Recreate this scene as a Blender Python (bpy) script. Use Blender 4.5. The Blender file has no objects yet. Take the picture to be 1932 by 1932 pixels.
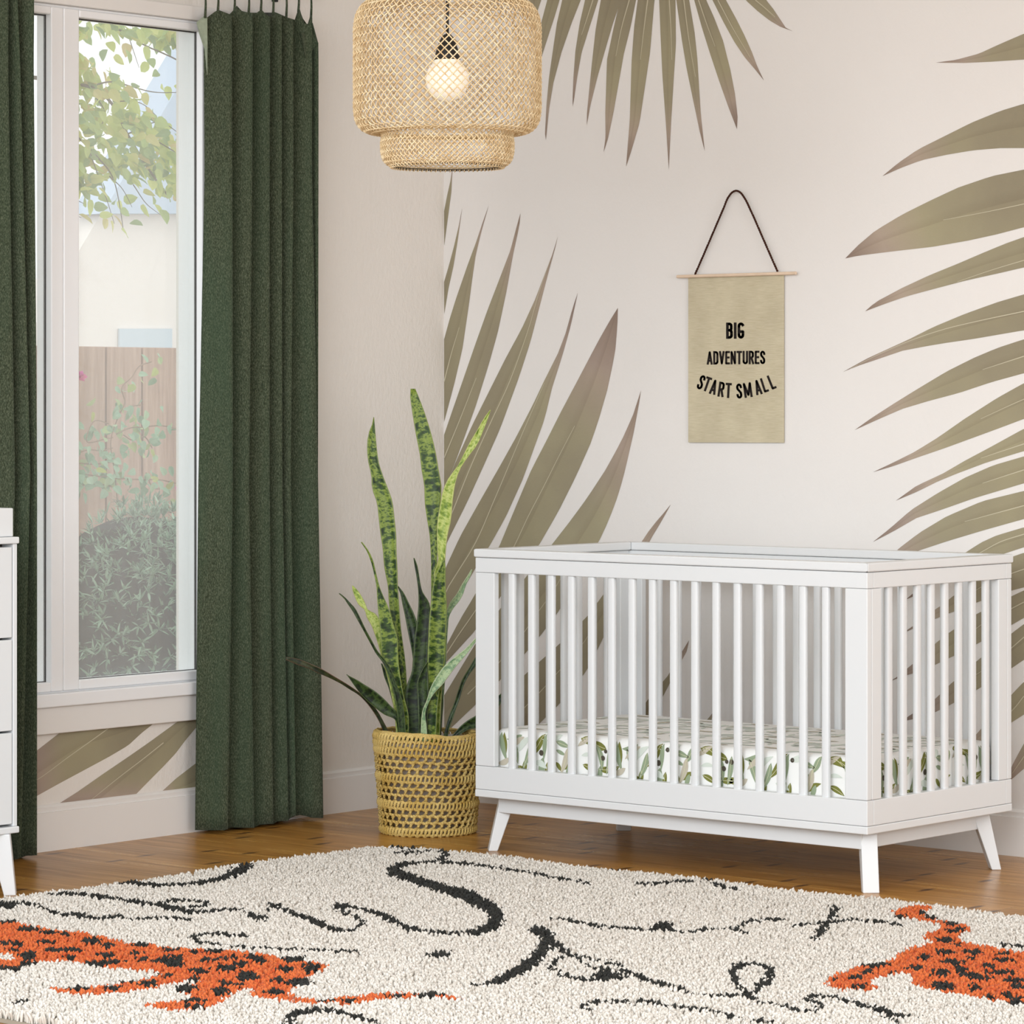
import bpy, math, random
import numpy as np
from mathutils import Vector
random.seed(7); RNG = np.random.default_rng(11)
S = bpy.context.scene
COL = S.collection

# ---------------------------------------------------------------- camera, world, lights, exposure
F_PX, CX, HY, TH = 6466.5, 966.0, 760.7, 0.707
CAM = np.array([7.5921, -8.537, 1.3167])
FWD = np.array([-math.sin(TH), math.cos(TH), 0.0]); RGT = np.array([math.cos(TH), math.sin(TH), 0.0]); UPV = np.array([0, 0, 1.0])
cd = bpy.data.cameras.new('camera'); cam = bpy.data.objects.new('camera', cd); COL.objects.link(cam)
cam.location = CAM; cam.rotation_euler = (math.pi / 2, 0, TH)
cd.sensor_width = 36; cd.lens = F_PX / 1932 * 36; cd.shift_y = -(966 - HY) / 1932; cd.clip_end = 200
S.camera = cam
W = bpy.data.worlds.new('daylight'); S.world = W; W.use_nodes = True
bg = W.node_tree.nodes['Background']; bg.inputs[0].default_value = (0.95, 0.975, 1.0, 1); bg.inputs[1].default_value = 1.12
def area(name, loc, target, sx, sy, power, col):
    l = bpy.data.lights.new(name, 'AREA'); l.shape = 'RECTANGLE'; l.size = sx; l.size_y = sy; l.energy = power; l.color = col
    o = bpy.data.objects.new(name, l); COL.objects.link(o); o.location = loc
    o.rotation_euler = (Vector(target) - Vector(loc)).to_track_quat('-Z', 'Y').to_euler()
area('added_key_light', (5.2, -9.3, 3.0), (1.0, -0.6, 0.9), 5.6, 3.4, 365, (0.90, 0.955, 1.0))  # unseen soft key, added in front to brighten the back wall and crib
area('added_side_fill', (8.2, -3.6, 1.7), (0.0, -1.2, 1.3), 3.2, 2.0, 95, (0.88, 0.945, 1.0))  # unseen fill, added to brighten the left wall; no opening behind it
S.view_settings.view_transform = 'Standard'; S.view_settings.look = 'None'
S.view_settings.gamma = 1; S.view_settings.exposure = 0.37; S.view_settings.use_curve_mapping = False

# ---------------------------------------------------------------- helpers: photo point -> place, meshes, tags
def ray(px, py): return FWD + RGT * ((px - CX) / F_PX) + UPV * ((HY - py) / F_PX)
def on_x(px, py, x): r = ray(px, py); return CAM + r * ((x - CAM[0]) / r[0])
def on_y(px, py, y): r = ray(px, py); return CAM + r * ((y - CAM[1]) / r[1])
def on_z(px, py, z): r = ray(px, py); return CAM + r * ((z - CAM[2]) / r[2])
def at_d(px, py, d): return CAM + ray(px, py) * d
def to_px(P):
    d = np.asarray(P, float) - CAM; f = d @ FWD
    return CX + F_PX * (d @ RGT) / f, HY - F_PX * d[..., 2] / f
def crop(ox, oy, s): return lambda p: (ox + p[0] * s, oy + p[1] * s)

def tag(o, label=None, cat=None, group=None, kind=None):
    for k, v in (('label', label), ('category', cat), ('group', group), ('kind', kind)):
        if v: o[k] = v
    return o
def thing(name, loc, label, cat, group=None):
    o = bpy.data.objects.new(name, None); COL.objects.link(o); o.location = loc; o.empty_display_size = .05
    return tag(o, label, cat, group)

class MB:
    def __init__(self): self.v = []; self.f = []; self.m = []; self.uv = {}; self.mi = 0
    def add(self, vs, fs, uvs=None):
        b = len(self.v); self.v.extend([tuple(map(float, p)) for p in vs])
        for f in fs: self.f.append(tuple(b + i for i in f)); self.m.append(self.mi)
        if uvs is not None:
            for i, u in enumerate(uvs): self.uv[b + i] = u
        return b
    def box(self, x0, x1, y0, y1, z0, z1):
        self.add([(x0,y0,z0),(x1,y0,z0),(x1,y1,z0),(x0,y1,z0),(x0,y0,z1),(x1,y0,z1),(x1,y1,z1),(x0,y1,z1)],
                 [(0,3,2,1),(4,5,6,7),(0,1,5,4),(1,2,6,5),(2,3,7,6),(3,0,4,7)])
    def hexa(self, bot, top):
        self.add(list(bot) + list(top), [(3,2,1,0),(4,5,6,7),(0,1,5,4),(1,2,6,5),(2,3,7,6),(3,0,4,7)])
    def tube(self, pts, r, n=8, closed=False, caps=True, ph=0):
        P = np.asarray(pts, float); k = len(P); R = np.broadcast_to(np.asarray(r, float), (k,))
        T = np.roll(P, -1, 0) - np.roll(P, 1, 0) if closed else np.gradient(P, axis=0)
        T /= np.maximum(np.linalg.norm(T, axis=1), 1e-9)[:, None]
        up = np.array([0, 0, 1.0]) if abs(T[:, 2]).mean() < .8 else np.array([1.0, 0, 0])
        A = np.cross(T, up); A /= np.maximum(np.linalg.norm(A, axis=1), 1e-9)[:, None]; B = np.cross(T, A)
        a = np.arange(n) * 2 * math.pi / n + ph
        V = P[:, None] + R[:, None, None] * (np.cos(a)[None, :, None] * A[:, None] + np.sin(a)[None, :, None] * B[:, None])
        fs = []
        for i in range(k if closed else k - 1):
            j = (i + 1) % k
            for q in range(n): q2 = (q + 1) % n; fs.append((i*n+q, i*n+q2, j*n+q2, j*n+q))
        if caps and not closed: fs += [tuple(range(n))[::-1], tuple((k-1)*n + q for q in range(n))]
        uvs = [(q / n, i / max(1, k - 1)) for i in range(k) for q in range(n)]
        self.add(V.reshape(-1, 3), fs, uvs)
    def lathe(self, prof, c=(0,0,0), n=48, close_top=False, close_bot=False):
        k = len(prof); vs = []
        for r, z in prof:
            for q in range(n): a = 2*math.pi*q/n; vs.append((c[0]+r*math.cos(a), c[1]+r*math.sin(a), c[2]+z))
        fs = [(i*n+q, i*n+(q+1)%n, (i+1)*n+(q+1)%n, (i+1)*n+q) for i in range(k-1) for q in range(n)]
        if close_bot: fs.append(tuple(range(n))[::-1])
        if close_top: fs.append(tuple((k-1)*n+q for q in range(n)))
        self.add(vs, fs)
    def grid(self, G, uv=True):
        a, b = len(G), len(G[0])
        self.add([p for r in G for p in r], [(i*b+j, i*b+j+1, (i+1)*b+j+1, (i+1)*b+j) for i in range(a-1) for j in range(b-1)],
                 [(j/(b-1), i/(a-1)) for i in range(a) for j in range(b)] if uv else None)
    def build(self, name, mats, parent=None, smooth=False, bevel=0, solid=0, kind=None, label=None, seg=2):
        me = bpy.data.meshes.new(name)
        off = np.array(parent_loc(parent)) if parent else np.zeros(3)
        me.from_pydata([tuple(np.array(p) - off) for p in self.v], [], self.f)
        mats = mats if isinstance(mats, (list, tuple)) else [mats]
        for m in mats: me.materials.append(m)
        if len(mats) > 1: me.polygons.foreach_set('material_index', self.m)
        if self.uv:
            l = me.uv_layers.new(name='UVMap'); vi = np.empty(len(me.loops), int); me.loops.foreach_get('vertex_index', vi)
            l.data.foreach_set('uv', np.array([self.uv.get(i, (0, 0)) for i in vi], float).ravel())
        if smooth: me.polygons.foreach_set('use_smooth', [True] * len(me.polygons))
        me.update()
        o = bpy.data.objects.new(name, me); COL.objects.link(o)
        if parent: o.parent = parent
        if solid: md = o.modifiers.new('thick', 'SOLIDIFY'); md.thickness = solid; md.offset = 0
        if bevel: md = o.modifiers.new('bevel', 'BEVEL'); md.width = bevel; md.segments = seg; md.limit_method = 'ANGLE'; md.harden_normals = False
        return tag(o, label=label, kind=kind)
def parent_loc(p):
    v = np.zeros(3)
    while p: v = v + np.array(p.location); p = p.parent
    return v
def struct(mb, name, mats, **k): return tag(mb.build(name, mats, **k), kind='structure')

def spline(pts, n):
    """Catmull-Rom through points, n samples by chord length"""
    P = np.asarray(pts, float)
    if len(P) < 3: t = np.linspace(0, 1, n)[:, None]; return P[0] + (P[-1] - P[0]) * t
    d = np.r_[0, np.cumsum(np.linalg.norm(np.diff(P, axis=0), axis=1))]
    M = np.gradient(P, d, axis=0); t = np.linspace(0, d[-1], n); i = np.clip(np.searchsorted(d, t, 'right') - 1, 0, len(P) - 2)
    h = (d[i+1] - d[i])[:, None]; u = ((t - d[i])[:, None]) / h
    return (2*u**3-3*u**2+1)*P[i] + (u**3-2*u**2+u)*h*M[i] + (-2*u**3+3*u**2)*P[i+1] + (u**3-u**2)*h*M[i+1]
def lin(pts, n):
    P = np.asarray(pts, float); d = np.r_[0, np.cumsum(np.linalg.norm(np.diff(P, axis=0), axis=1))]; t = np.linspace(0, d[-1], n)
    return np.stack([np.interp(t, d, P[:, k]) for k in range(P.shape[1])], 1)

# ---------------------------------------------------------------- materials
def srgb(r, g, b): return tuple((c/255/12.92 if c/255 <= .04045 else ((c/255+.055)/1.055)**2.4) for c in (r, g, b)) + (1,)
class Mat:
    def __init__(self, name, col=(.8,.8,.8,1), rough=.5, spec=.5):
        self.m = bpy.data.materials.new(name); self.m.use_nodes = True; self.t = self.m.node_tree; self.n = self.t.nodes
        self.b = self.n['Principled BSDF']; self.b.inputs['Base Color'].default_value = col
        self.b.inputs['Roughness'].default_value = rough; self.b.inputs['Specular IOR Level'].default_value = spec
    def node(self, t, **k):
        x = self.n.new(t)
        for a, v in k.items():
            if a in x.inputs.keys(): x.inputs[a].default_value = v
            else: setattr(x, a, v)
        return x
    def link(self, a, b): self.t.links.new(a, b)
    def coord(self, kind='Object', scale=(1,1,1), rot=(0,0,0)):
        c = self.node('ShaderNodeTexCoord'); mp = self.node('ShaderNodeMapping'); mp.inputs['Scale'].default_value = scale; mp.inputs['Rotation'].default_value = rot
        self.link(c.outputs[kind], mp.inputs[0]); return mp.outputs[0]
    def noise(self, co, scale=5, detail=3, rough=.5):
        x = self.node('ShaderNodeTexNoise'); x.inputs['Scale'].default_value = scale; x.inputs['Detail'].default_value = detail; x.inputs['Roughness'].default_value = rough
        self.link(co, x.inputs['Vector']); return x.outputs[0]
    def ramp(self, fac, stops):
        r = self.node('ShaderNodeValToRGB'); e = r.color_ramp.elements
        while len(e) < len(stops): e.new(.5)
        for el, (p, c) in zip(e, stops): el.position = p; el.color = c
        self.link(fac, r.inputs[0]); return r.outputs[0]
    def mix(self, fac, a, b, mode='MIX'):
        x = self.node('ShaderNodeMix', data_type='RGBA', blend_type=mode)
        for s, v in ((0, fac), (6, a), (7, b)):
            if hasattr(v, 'links'): self.link(v, x.inputs[s])
            else: x.inputs[s].default_value = v
        return x.outputs[2]
    def math(self, op, a, b=0.0):
        x = self.node('ShaderNodeMath', operation=op)
        for s, v in ((0, a), (1, b)):
            if hasattr(v, 'links'): self.link(v, x.inputs[s])
            else: x.inputs[s].default_value = v
        return x.outputs[0]
    def color(self, out): self.link(out, self.b.inputs['Base Color']); return self
    def bump(self, h, strength=.3, dist=.01):
        x = self.node('ShaderNodeBump'); x.inputs['Strength'].default_value = strength; x.inputs['Distance'].default_value = dist
        self.link(h, x.inputs['Height']); self.link(x.outputs[0], self.b.inputs['Normal']); return self
def plain(name, col, rough=.5, spec=.5, var=0, scale=8):
    M = Mat(name, col, rough, spec)
    if var:
        c = M.coord(); n = M.noise(c, scale, 4)
        lo = tuple(x*(1-var) for x in col[:3]) + (1,); hi = tuple(min(1, x*(1+var)) for x in col[:3]) + (1,)
        M.color(M.ramp(n, [(.3, lo), (.7, hi)]))
    return M.m

def wall_mat(name, col, bump):
    M = Mat(name, col, .85, .25); c = M.coord()
    n1 = M.noise(c, 2.2, 3); M.color(M.ramp(n1, [(.3, tuple(x*.975 for x in col[:3])+(1,)), (.7, col)]))
    M.bump(M.noise(M.coord(scale=(1,1,.6)), 70, 3, .6), bump, .004); return M.m
WALL = srgb(230, 226, 222)
M_wall_back = wall_mat('beige_wallpaper', WALL, .18); M_wall_left = wall_mat('rough_plaster', srgb(228, 222, 215), .55)
M_white = plain('white_lacquer', srgb(218, 220, 221), .38, .45); M_trim = plain('trim_paint', srgb(230, 226, 222), .45, .4)
M_vinyl = plain('window_vinyl', srgb(240, 240, 241), .3, .5); M_black = plain('black_plastic', (.012,.012,.012,1), .5)
M_gasket = plain('dark_gasket', srgb(45, 42, 38), .6)
M_gap_shade = plain('gap_shade', (.02,.018,.016,1), .8)  # near-black: the shade inside the drawer gaps is put into the carcass colour

def leaf_print_mat():
    M = Mat('mural_ink', srgb(150,142,118), .85, .2)
    uv = M.node('ShaderNodeUVMap'); sp = M.node('ShaderNodeSeparateXYZ'); M.link(uv.outputs[0], sp.inputs[0])
    along = M.ramp(sp.outputs[1], [(0, srgb(140,122,112)), (.16, srgb(170,154,142)), (.34, srgb(160,152,128)), (1, srgb(146,138,116))])
    n = M.noise(M.coord(scale=(1,1,1)), 3.0, 3); tint = M.ramp(n, [(.35, (.88,.86,.86,1)), (.65, (1.04,1.04,.98,1))])
    side = M.ramp(sp.outputs[0], [(.3, (1,1,1,1)), (.5, (.9,.89,.88,1)), (.52, (1.02,1.02,1.0,1)), (.8, (1,1,1,1))])
    M.color(M.mix(1.0, M.mix(1.0, along, tint, 'MULTIPLY'), side, 'MULTIPLY')); 
    M.bump(M.noise(M.coord(), 70, 3, .6), .25, .003); return M.m
M_ink = leaf_print_mat(); M_rib = plain('mural_rib', srgb(196,188,164), .85, .2)

def floor_mat():
    M = Mat('oak_planks', (1,1,1,1), .3, .5)
    br = M.node('ShaderNodeTexBrick', offset=.37, squash=1.0)
    for k, v in (('Scale', 1.0), ('Mortar Size', .0012), ('Mortar Smooth', .3), ('Brick Width', 1.7), ('Row Height', .125), ('Bias', 0.0)): br.inputs[k].default_value = v
    br.inputs['Color1'].default_value = (0,0,0,1); br.inputs['Color2'].default_value = (1,1,1,1); br.inputs['Mortar'].default_value = (.5,.5,.5,1)
    co = M.coord(); M.link(co, br.inputs['Vector'])
    shift = M.node('ShaderNodeVectorMath', operation='ADD'); M.link(co, shift.inputs[0])
    mul = M.node('ShaderNodeVectorMath', operation='SCALE'); M.link(br.outputs[0], mul.inputs[0]); mul.inputs['Scale'].default_value = 7.3; M.link(mul.outputs[0], shift.inputs[1])
    mp = M.node('ShaderNodeMapping'); mp.inputs['Scale'].default_value = (1.2, 16, 1); M.link(shift.outputs[0], mp.inputs[0])
    g = M.noise(mp.outputs[0], 2.2, 6, .62)
    grain = M.ramp(g, [(.25, srgb(128,84,32)), (.5, srgb(174,124,54)), (.75, srgb(204,156,82))])
    tone = M.ramp(br.outputs[0], [(0, (.84,.80,.76,1)), (1, (1.08,1.06,1.04,1))])
    c = M.mix(1.0, grain, tone, 'MULTIPLY')
    vo = M.node('ShaderNodeTexVoronoi', voronoi_dimensions='2D'); vo.inputs['Scale'].default_value = 1.0
    mp2 = M.node('ShaderNodeMapping'); mp2.inputs['Scale'].default_value = (8, 2.2, 1); mp2.inputs['Rotation'].default_value = (0, 0, .12); M.link(co, mp2.inputs[0]); M.link(mp2.outputs[0], vo.inputs['Vector'])
    kn = M.ramp(vo.outputs[0], [(.05, (.25,.19,.15,1)), (.11, (1,1,1,1))]); c = M.mix(1.0, c, kn, 'MULTIPLY')
    seam = M.ramp(br.outputs[1], [(0, (1,1,1,1)), (1, (.55,.5,.45,1))]); c = M.mix(1.0, c, seam, 'MULTIPLY')
    M.color(c); M.link(M.ramp(g, [(.2, (.36,.36,.36,1)), (.8, (.24,.24,.24,1))]), M.b.inputs['Roughness'])
    M.bump(M.mix(.5, g, br.outputs[1]), .06, .002); return M.m
M_floor = floor_mat()

# ---------------------------------------------------------------- the room shell
BB = .1161
# window opening on the left wall (x = 0 plane)
Yl = lambda px, x=0.0: on_x(px, 800, x)[1]
ZW = lambda px, py, x=0.0: on_x(px, py, x)[2]
oy0, oy1 = Yl(-130), Yl(392); z_sill = ZW(200, 1299); z_head = ZW(200, 20)
mb = MB(); mb.box(-.14, 8.6, 0, .14, 0, 3.0); wall_back = struct(mb, 'wall_back', M_wall_back)
mb = MB()
mb.box(-.14, 0, -6, oy0, 0, 3.0); mb.box(-.14, 0, oy1, 0, 0, 3.0); mb.box(-.14, 0, oy0, oy1, 0, z_sill); mb.box(-.14, 0, oy0, oy1, z_head, 3.0)
wall_left = struct(mb, 'wall_left', M_wall_left)
mb = MB(); mb.box(-.14, 8.74, -10, .14, -.12, 0); struct(mb, 'floor', M_floor)
def baseboard(name, ax):
    mb = MB(); t, t2 = .016, .011
    prof = [(0, 0), (t, 0), (t, BB - .003), (t - .006, BB - .0015), (t - .006, BB), (t2, BB + .012), (.004, BB + .019), (0, BB + .02)]
    if ax == 'y': a, b = -6.0, -.001
    else: a, b = .001, 8.59
    vs = []
    for s in (a, b):
        for d, z in prof: vs.append((s, -d, z) if ax == 'x' else (d, s, z))
    k = len(prof); mb.add(vs, [(i, (i+1) % k, k + (i+1) % k, k + i) for i in range(k)] + [tuple(range(k)), tuple(range(2*k-1, k-1, -1))])
    return struct(mb, name, M_trim)
mb = MB(); mb.box(8.6, 8.74, -10, .14, 0, 3.0); struct(mb, 'wall_right', M_wall_left)
mb = MB(); mb.box(-.14, 8.74, -4.2, .14, 3.0, 3.12); struct(mb, 'ceiling', plain('ceiling_paint', srgb(236,234,230), .9, .2))
baseboard('baseboard_back', 'x'); baseboard('baseboard_left', 'y')

# printed palm mural: one flat print on each wall
A = crop(820, 320, 460/1932); B = crop(820, 620, 460/1932); C = crop(820, 1020, 300/1449); D = crop(1660, 1000, 272/1051)
T2 = crop(640, 0, 640/1932); T3 = crop(1280, 0, 652/1932); T6 = crop(1280, 640, 652/1932); E = crop(60, 1340, 320/1932); N = lambda p: p
def seq(*parts):
    out = []
    for fn, pts in parts: out += [fn(p) for p in pts]
    return out
LEAVES = [  # (tip-to-base edge, other edge, midrib or None)
 (seq((A, [(143,-40),(125,90),(100,200),(75,330)])), seq((A, [(143,-40),(132,180),(108,360),(76,600)])), None),
 (seq((A, [(218,305),(190,450),(150,620),(110,770),(75,890)])), seq((A, [(218,305),(183,560),(150,760),(110,940),(76,1145)])), None),
 (seq((A, [(428,285),(380,420),(330,570),(260,760),(170,1020),(120,1180),(75,1345)])), seq((A, [(428,285),(370,490),(325,680),(300,850),(270,1080),(220,1420),(160,1680),(75,2000)])), seq((A, [(195,1250),(140,1430),(75,1680)]))),
 (seq((A, [(680,345),(650,450),(600,640),(520,850),(420,1110),(320,1390),(220,1680)]), (B, [(130,680),(75,842)])), seq((A, [(680,345),(672,440),(620,680),(570,960),(500,1290)]), (B, [(430,280),(330,600),(200,960),(75,1290)])), seq((B, [(330,390),(200,720),(75,1025)]))),
 (seq((A, [(977,530),(930,680),(860,860),(800,1020),(690,1260),(560,1500),(440,1740)]), (B, [(300,760),(165,1060),(75,1290)])), seq((A, [(977,530),(950,640),(900,820),(830,1090),(760,1360),(670,1640)]), (B, [(520,790),(400,1060),(260,1370),(100,1690),(75,1745)])), seq((A, [(915,720),(830,960),(760,1210),(690,1420)]), (B, [(590,430),(450,730),(270,1130),(150,1430),(75,1610)]))),
 (seq((A, [(1135,975),(1095,1090),(1040,1290)]), (B, [(980,190),(860,430),(780,600),(640,870),(500,1120),(340,1400),(200,1650),(80,1910)]), (N, [(838,1078)])), seq((A, [(1135,975),(1120,1040),(1080,1230)]), (B, [(1010,220),(930,470),(870,720),(790,940),(700,1190),(560,1500),(430,1730)]), (C, [(370,255),(240,480),(110,680),(87,722)])), seq((B, [(870,430),(760,680),(640,960),(480,1340),(300,1740),(180,1932)]), (C, [(110,450),(88,500)]))),
 (seq((A, [(1452,1095),(1380,1210),(1280,1390)]), (B, [(1170,340),(990,680),(880,900),(770,1110),(660,1370),(510,1730)]), (C, [(370,490),(230,720),(100,970),(87,995)])), seq((A, [(1452,1095),(1448,1240)]), (B, [(1430,190),(1370,480),(1300,720),(1240,900),(1120,1170),(980,1450),(830,1710)]), (N, [(943.8,1126.6),(896.6,1189.7),(838,1254)])), seq((B, [(1110,770),(980,1020),(860,1260),(740,1490),(630,1725)]), (C, [(370,640),(190,900),(88,1060)]))),
 (seq((B, [(1635,490),(1570,690),(1480,890),(1360,1110),(1210,1340),(1070,1530),(930,1710)]), (N, [(992.9,1088),(943.8,1148),(896.6,1215),(838,1312)])), seq((B, [(1635,490),(1620,590),(1580,810),(1530,1030),(1490,1200),(1430,1390),(1370,1540),(1300,1690)]), (N, [(1053.9,1153.5),(1023.9,1193.9),(992.9,1231),(943.8,1283),(896.6,1330),(838,1386)])), seq((C, [(1150,340),(1105,420),(1020,545),(950,640),(855,780),(815,835),(598,1098),(300,1400)]))),
 (seq((B, [(1872,1392),(1800,1480),(1720,1570),(1645,1682)]), (N, [(1109.8,1160.8),(1053.9,1216.7),(1023.9,1243),(992.9,1270.5),(943.8,1316),(838,1425)])), seq((B, [(1872,1392),(1790,1540),(1740,1620),(1700,1690)]), (N, [(1109.8,1262),(1053.9,1330.5),(1018.7,1363.6),(960,1430),(900,1480)])), seq((C, [(1400,865),(1350,940),(1155,1165),(1105,1220),(950,1390),(800,1540),(600,1730)]))),
 ([(1300,1208),(1285,1232),(1260,1275),(1222,1320),(1160,1420)], [(1300,1208),(1296,1228),(1278,1262),(1245,1325),(1215,1400)], None),
 ([(1346,1343),(1334,1358),(1315,1385)], [(1346,1343),(1344,1352),(1335,1385)], None)]
def top_leaf(fn, l, tip, r, rib=None):
    ext = lambda P: [(P[0][0] - (P[1][0]-P[0][0]) * 1.5, -214)] + P
    L = [fn(p) for p in ext(l)] + [fn(tip)]; R = [fn(p) for p in ext(r)] + [fn(tip)]
    LEAVES.append((L[::-1], R[::-1], [fn(p) for p in rib][::-1] if rib else None))
top_leaf(T2, [(1080,0),(1085,60)], (1092,200), [(1150,0),(1120,90)])
top_leaf(T2, [(1185,0),(1150,130),(1120,330)], (1105,520), [(1255,0),(1225,100),(1195,190),(1160,300),(1120,430)])
top_leaf(T2, [(1270,0),(1240,130),(1215,300),(1195,440),(1180,600),(1172,760)], (1177,797), [(1375,0),(1320,140),(1265,300),(1220,470),(1195,620),(1181,760)])
top_leaf(T2, [(1400,0),(1370,130),(1345,290),(1333,450),(1329,560)], (1330,607), [(1475,0),(1430,140),(1380,300),(1355,440),(1338,560)], [(1445,0),(1380,200)])
top_leaf(T2, [(1490,0),(1460,170),(1440,350),(1425,500),(1411,640)], (1410,712), [(1605,0),(1560,130),(1510,300),(1470,440),(1430,600)])
top_leaf(T2, [(1600,0),(1560,170),(1525,340),(1520,500),(1515,650),(1517,780)], (1506,866), [(1690,0),(1660,150),(1620,310),(1590,480),(1560,650),(1530,790)], [(1652,0),(1610,150),(1575,320)])
top_leaf(T2, [(1700,0),(1680,150),(1665,350),(1660,520),(1655,680),(1643,830)], (1634,948), [(1795,0),(1770,300),(1740,500),(1710,700),(1660,870)], [(1757,0),(1735,170),(1715,340)])
top_leaf(T2, [(1822,0),(1830,200),(1840,420),(1860,700)], (1877,967), [(1915,0),(1918,250),(1905,450),(1890,700)], [(1880,0),(1890,180),(1895,340)])
top_leaf(T3, [(-12,0),(20,230),(45,380),(80,550),(120,740)], (147,845), [(60,0),(90,180),(105,320),(115,480),(125,640),(140,780)], [(30,0),(60,230),(95,430)])
top_leaf(T3, [(88,0),(130,150),(180,310),(230,460),(280,600)], (327,722), [(155,0),(200,100),(250,230),(290,390),(315,520),(331,650)], [(112,0),(160,140),(205,260)])
top_leaf(T3, [(190,0),(250,120),(310,230),(370,320),(430,390)], (478,450), [(265,0),(320,100),(370,200),(410,290),(440,370)], [(220,0),(300,150),(400,320)])
top_leaf(T3, [(375,0),(440,60),(510,115),(570,150)], (640,175), [(490,0),(530,50),(570,110),(600,155)], [(430,0),(490,50),(540,95)])
def right_leaf(fn, tip, u, l, rib=None):
    ext = lambda P: P + [(P[-1][0] + 420, P[-1][1] + (P[-1][1]-P[-2][1]) / (P[-1][0]-P[-2][0]) * 330)]
    LEAVES.append(([fn(p) for p in ext([tip] + u)], [fn(p) for p in ext([tip] + l)], [fn(p) for p in rib] if rib else None))
right_leaf(T3, (1438,350), [(1550,335),(1680,300),(1800,245),(1932,188)], [(1600,352),(1750,345),(1932,333)])
right_leaf(T3, (1140,985), [(1230,910),(1340,835),(1480,765),(1640,685),(1800,620),(1932,580)], [(1240,940),(1360,895),(1500,865),(1650,840),(1800,828),(1932,828)])
right_leaf(T3, (932,1445), [(1000,1375),(1100,1290),(1250,1200),(1400,1125),(1560,1050),(1750,985),(1932,948)], [(1000,1430),(1200,1405),(1420,1380),(1620,1345),(1780,1310),(1932,1270)], [(1480,1230),(1720,1185),(1932,1140),(2200,1080)])
right_leaf(T3, (1044,1740), [(1100,1690),(1250,1610),(1400,1540),(1560,1475),(1700,1415),(1820,1365),(1932,1325)], [(1150,1700),(1280,1655),(1430,1615),(1600,1570),(1780,1530),(1932,1495)], [(1560,1575),(1750,1510),(1932,1455),(2200,1380)])
right_leaf(T6, (920,183), [(1050,110),(1180,50),(1290,0),(1420,-66),(1600,-141),(1780,-206),(1932,-251)], [(1000,150),(1120,110),(1250,65),(1380,40),(1500,20),(1640,0),(1932,-50)], [(960,165),(1140,75),(1330,-5),(1500,-60),(1650,-96),(1932,-156)])
right_leaf(T6, (985,508), [(1080,440),(1220,350),(1350,270),(1500,180),(1650,105),(1780,50),(1932,0)], [(1090,460),(1250,390),(1400,345),(1570,300),(1750,240),(1932,190)], [(1700,170),(1932,95)])
right_leaf(T6, (1088,743), [(1200,690),(1320,630),(1450,550),(1600,445),(1780,330),(1932,245)], [(1200,710),(1340,660),(1500,605),(1650,550),(1800,495),(1932,445)], [(1690,445),(1932,335),(2200,230)])
right_leaf(T6, (1215,903), [(1330,820),(1480,750),(1600,680),(1750,600),(1932,500)], [(1340,850),(1450,795),(1560,750),(1720,690),(1932,625)], [(1690,665),(1932,585)])
right_leaf(T6, (1088,1133), [(1180,1060),(1300,955),(1450,860),(1600,775),(1760,705),(1932,655)], [(1200,1075),(1330,1000),(1480,950),(1650,890),(1800,845),(1932,805)], [(1700,805),(1932,730)])
right_leaf(T6, (1060,1330), [(1225,1175),(1350,1080),(1500,990),(1700,905),(1932,848)], [(1200,1235),(1350,1180),(1500,1130),(1700,1070),(1932,1005)], [(1600,1020),(1932,930)])
right_leaf(D, (190,507), [(243,460),(310,405),(450,290),(630,160),(740,90),(850,40),(1051,-20)], [(243,485),(310,445),(500,330),(700,240),(930,165),(1051,125)], [(500,290),(750,155),(870,90),(1051,30)])
right_leaf(D, (160,755), [(205,725),(298,660),(400,580),(443,555),(523,490),(628,410),(760,310),(965,195),(1051,165)], [(205,737),(298,690),(400,650),(443,632),(523,600),(600,575),(700,530),(965,440),(1051,418)], [(600,490),(700,440),(740,415),(965,315),(1051,285)])
right_leaf(D, (70,1105), [(138,1063),(205,1005),(298,928),(400,830),(523,735),(600,685),(700,615),(965,480),(1051,440)], [(138,1078),(205,1055),(298,1030),(400,985),(523,925),(600,890),(700,835),(965,690),(1051,640)], [(600,775),(700,720),(740,690),(965,570),(1051,525)])
right_leaf(D, (165,1395), [(205,1360),(298,1300),(400,1235),(523,1115),(600,1055),(700,960),(965,750),(1051,685)], [(205,1386),(298,1370),(400,1330),(523,1270),(600,1225),(700,1170),(965,1005),(1051,945)], [(650,1085),(740,1030),(965,855),(1051,780)])
right_leaf(D, (560,1640), [(640,1560),(720,1470),(840,1330),(965,1195),(1051,1105)], [(640,1590),(740,1540),(840,1480),(965,1400),(1051,1345)], [(800,1440),(970,1310),(1051,1210)])
right_leaf(D, (920,1840), [(940,1775),(965,1715),(1010,1630),(1051,1555)], [(940,1828),(965,1815),(1010,1775),(1051,1740)], [(965,1775),(1051,1650)])
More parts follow.
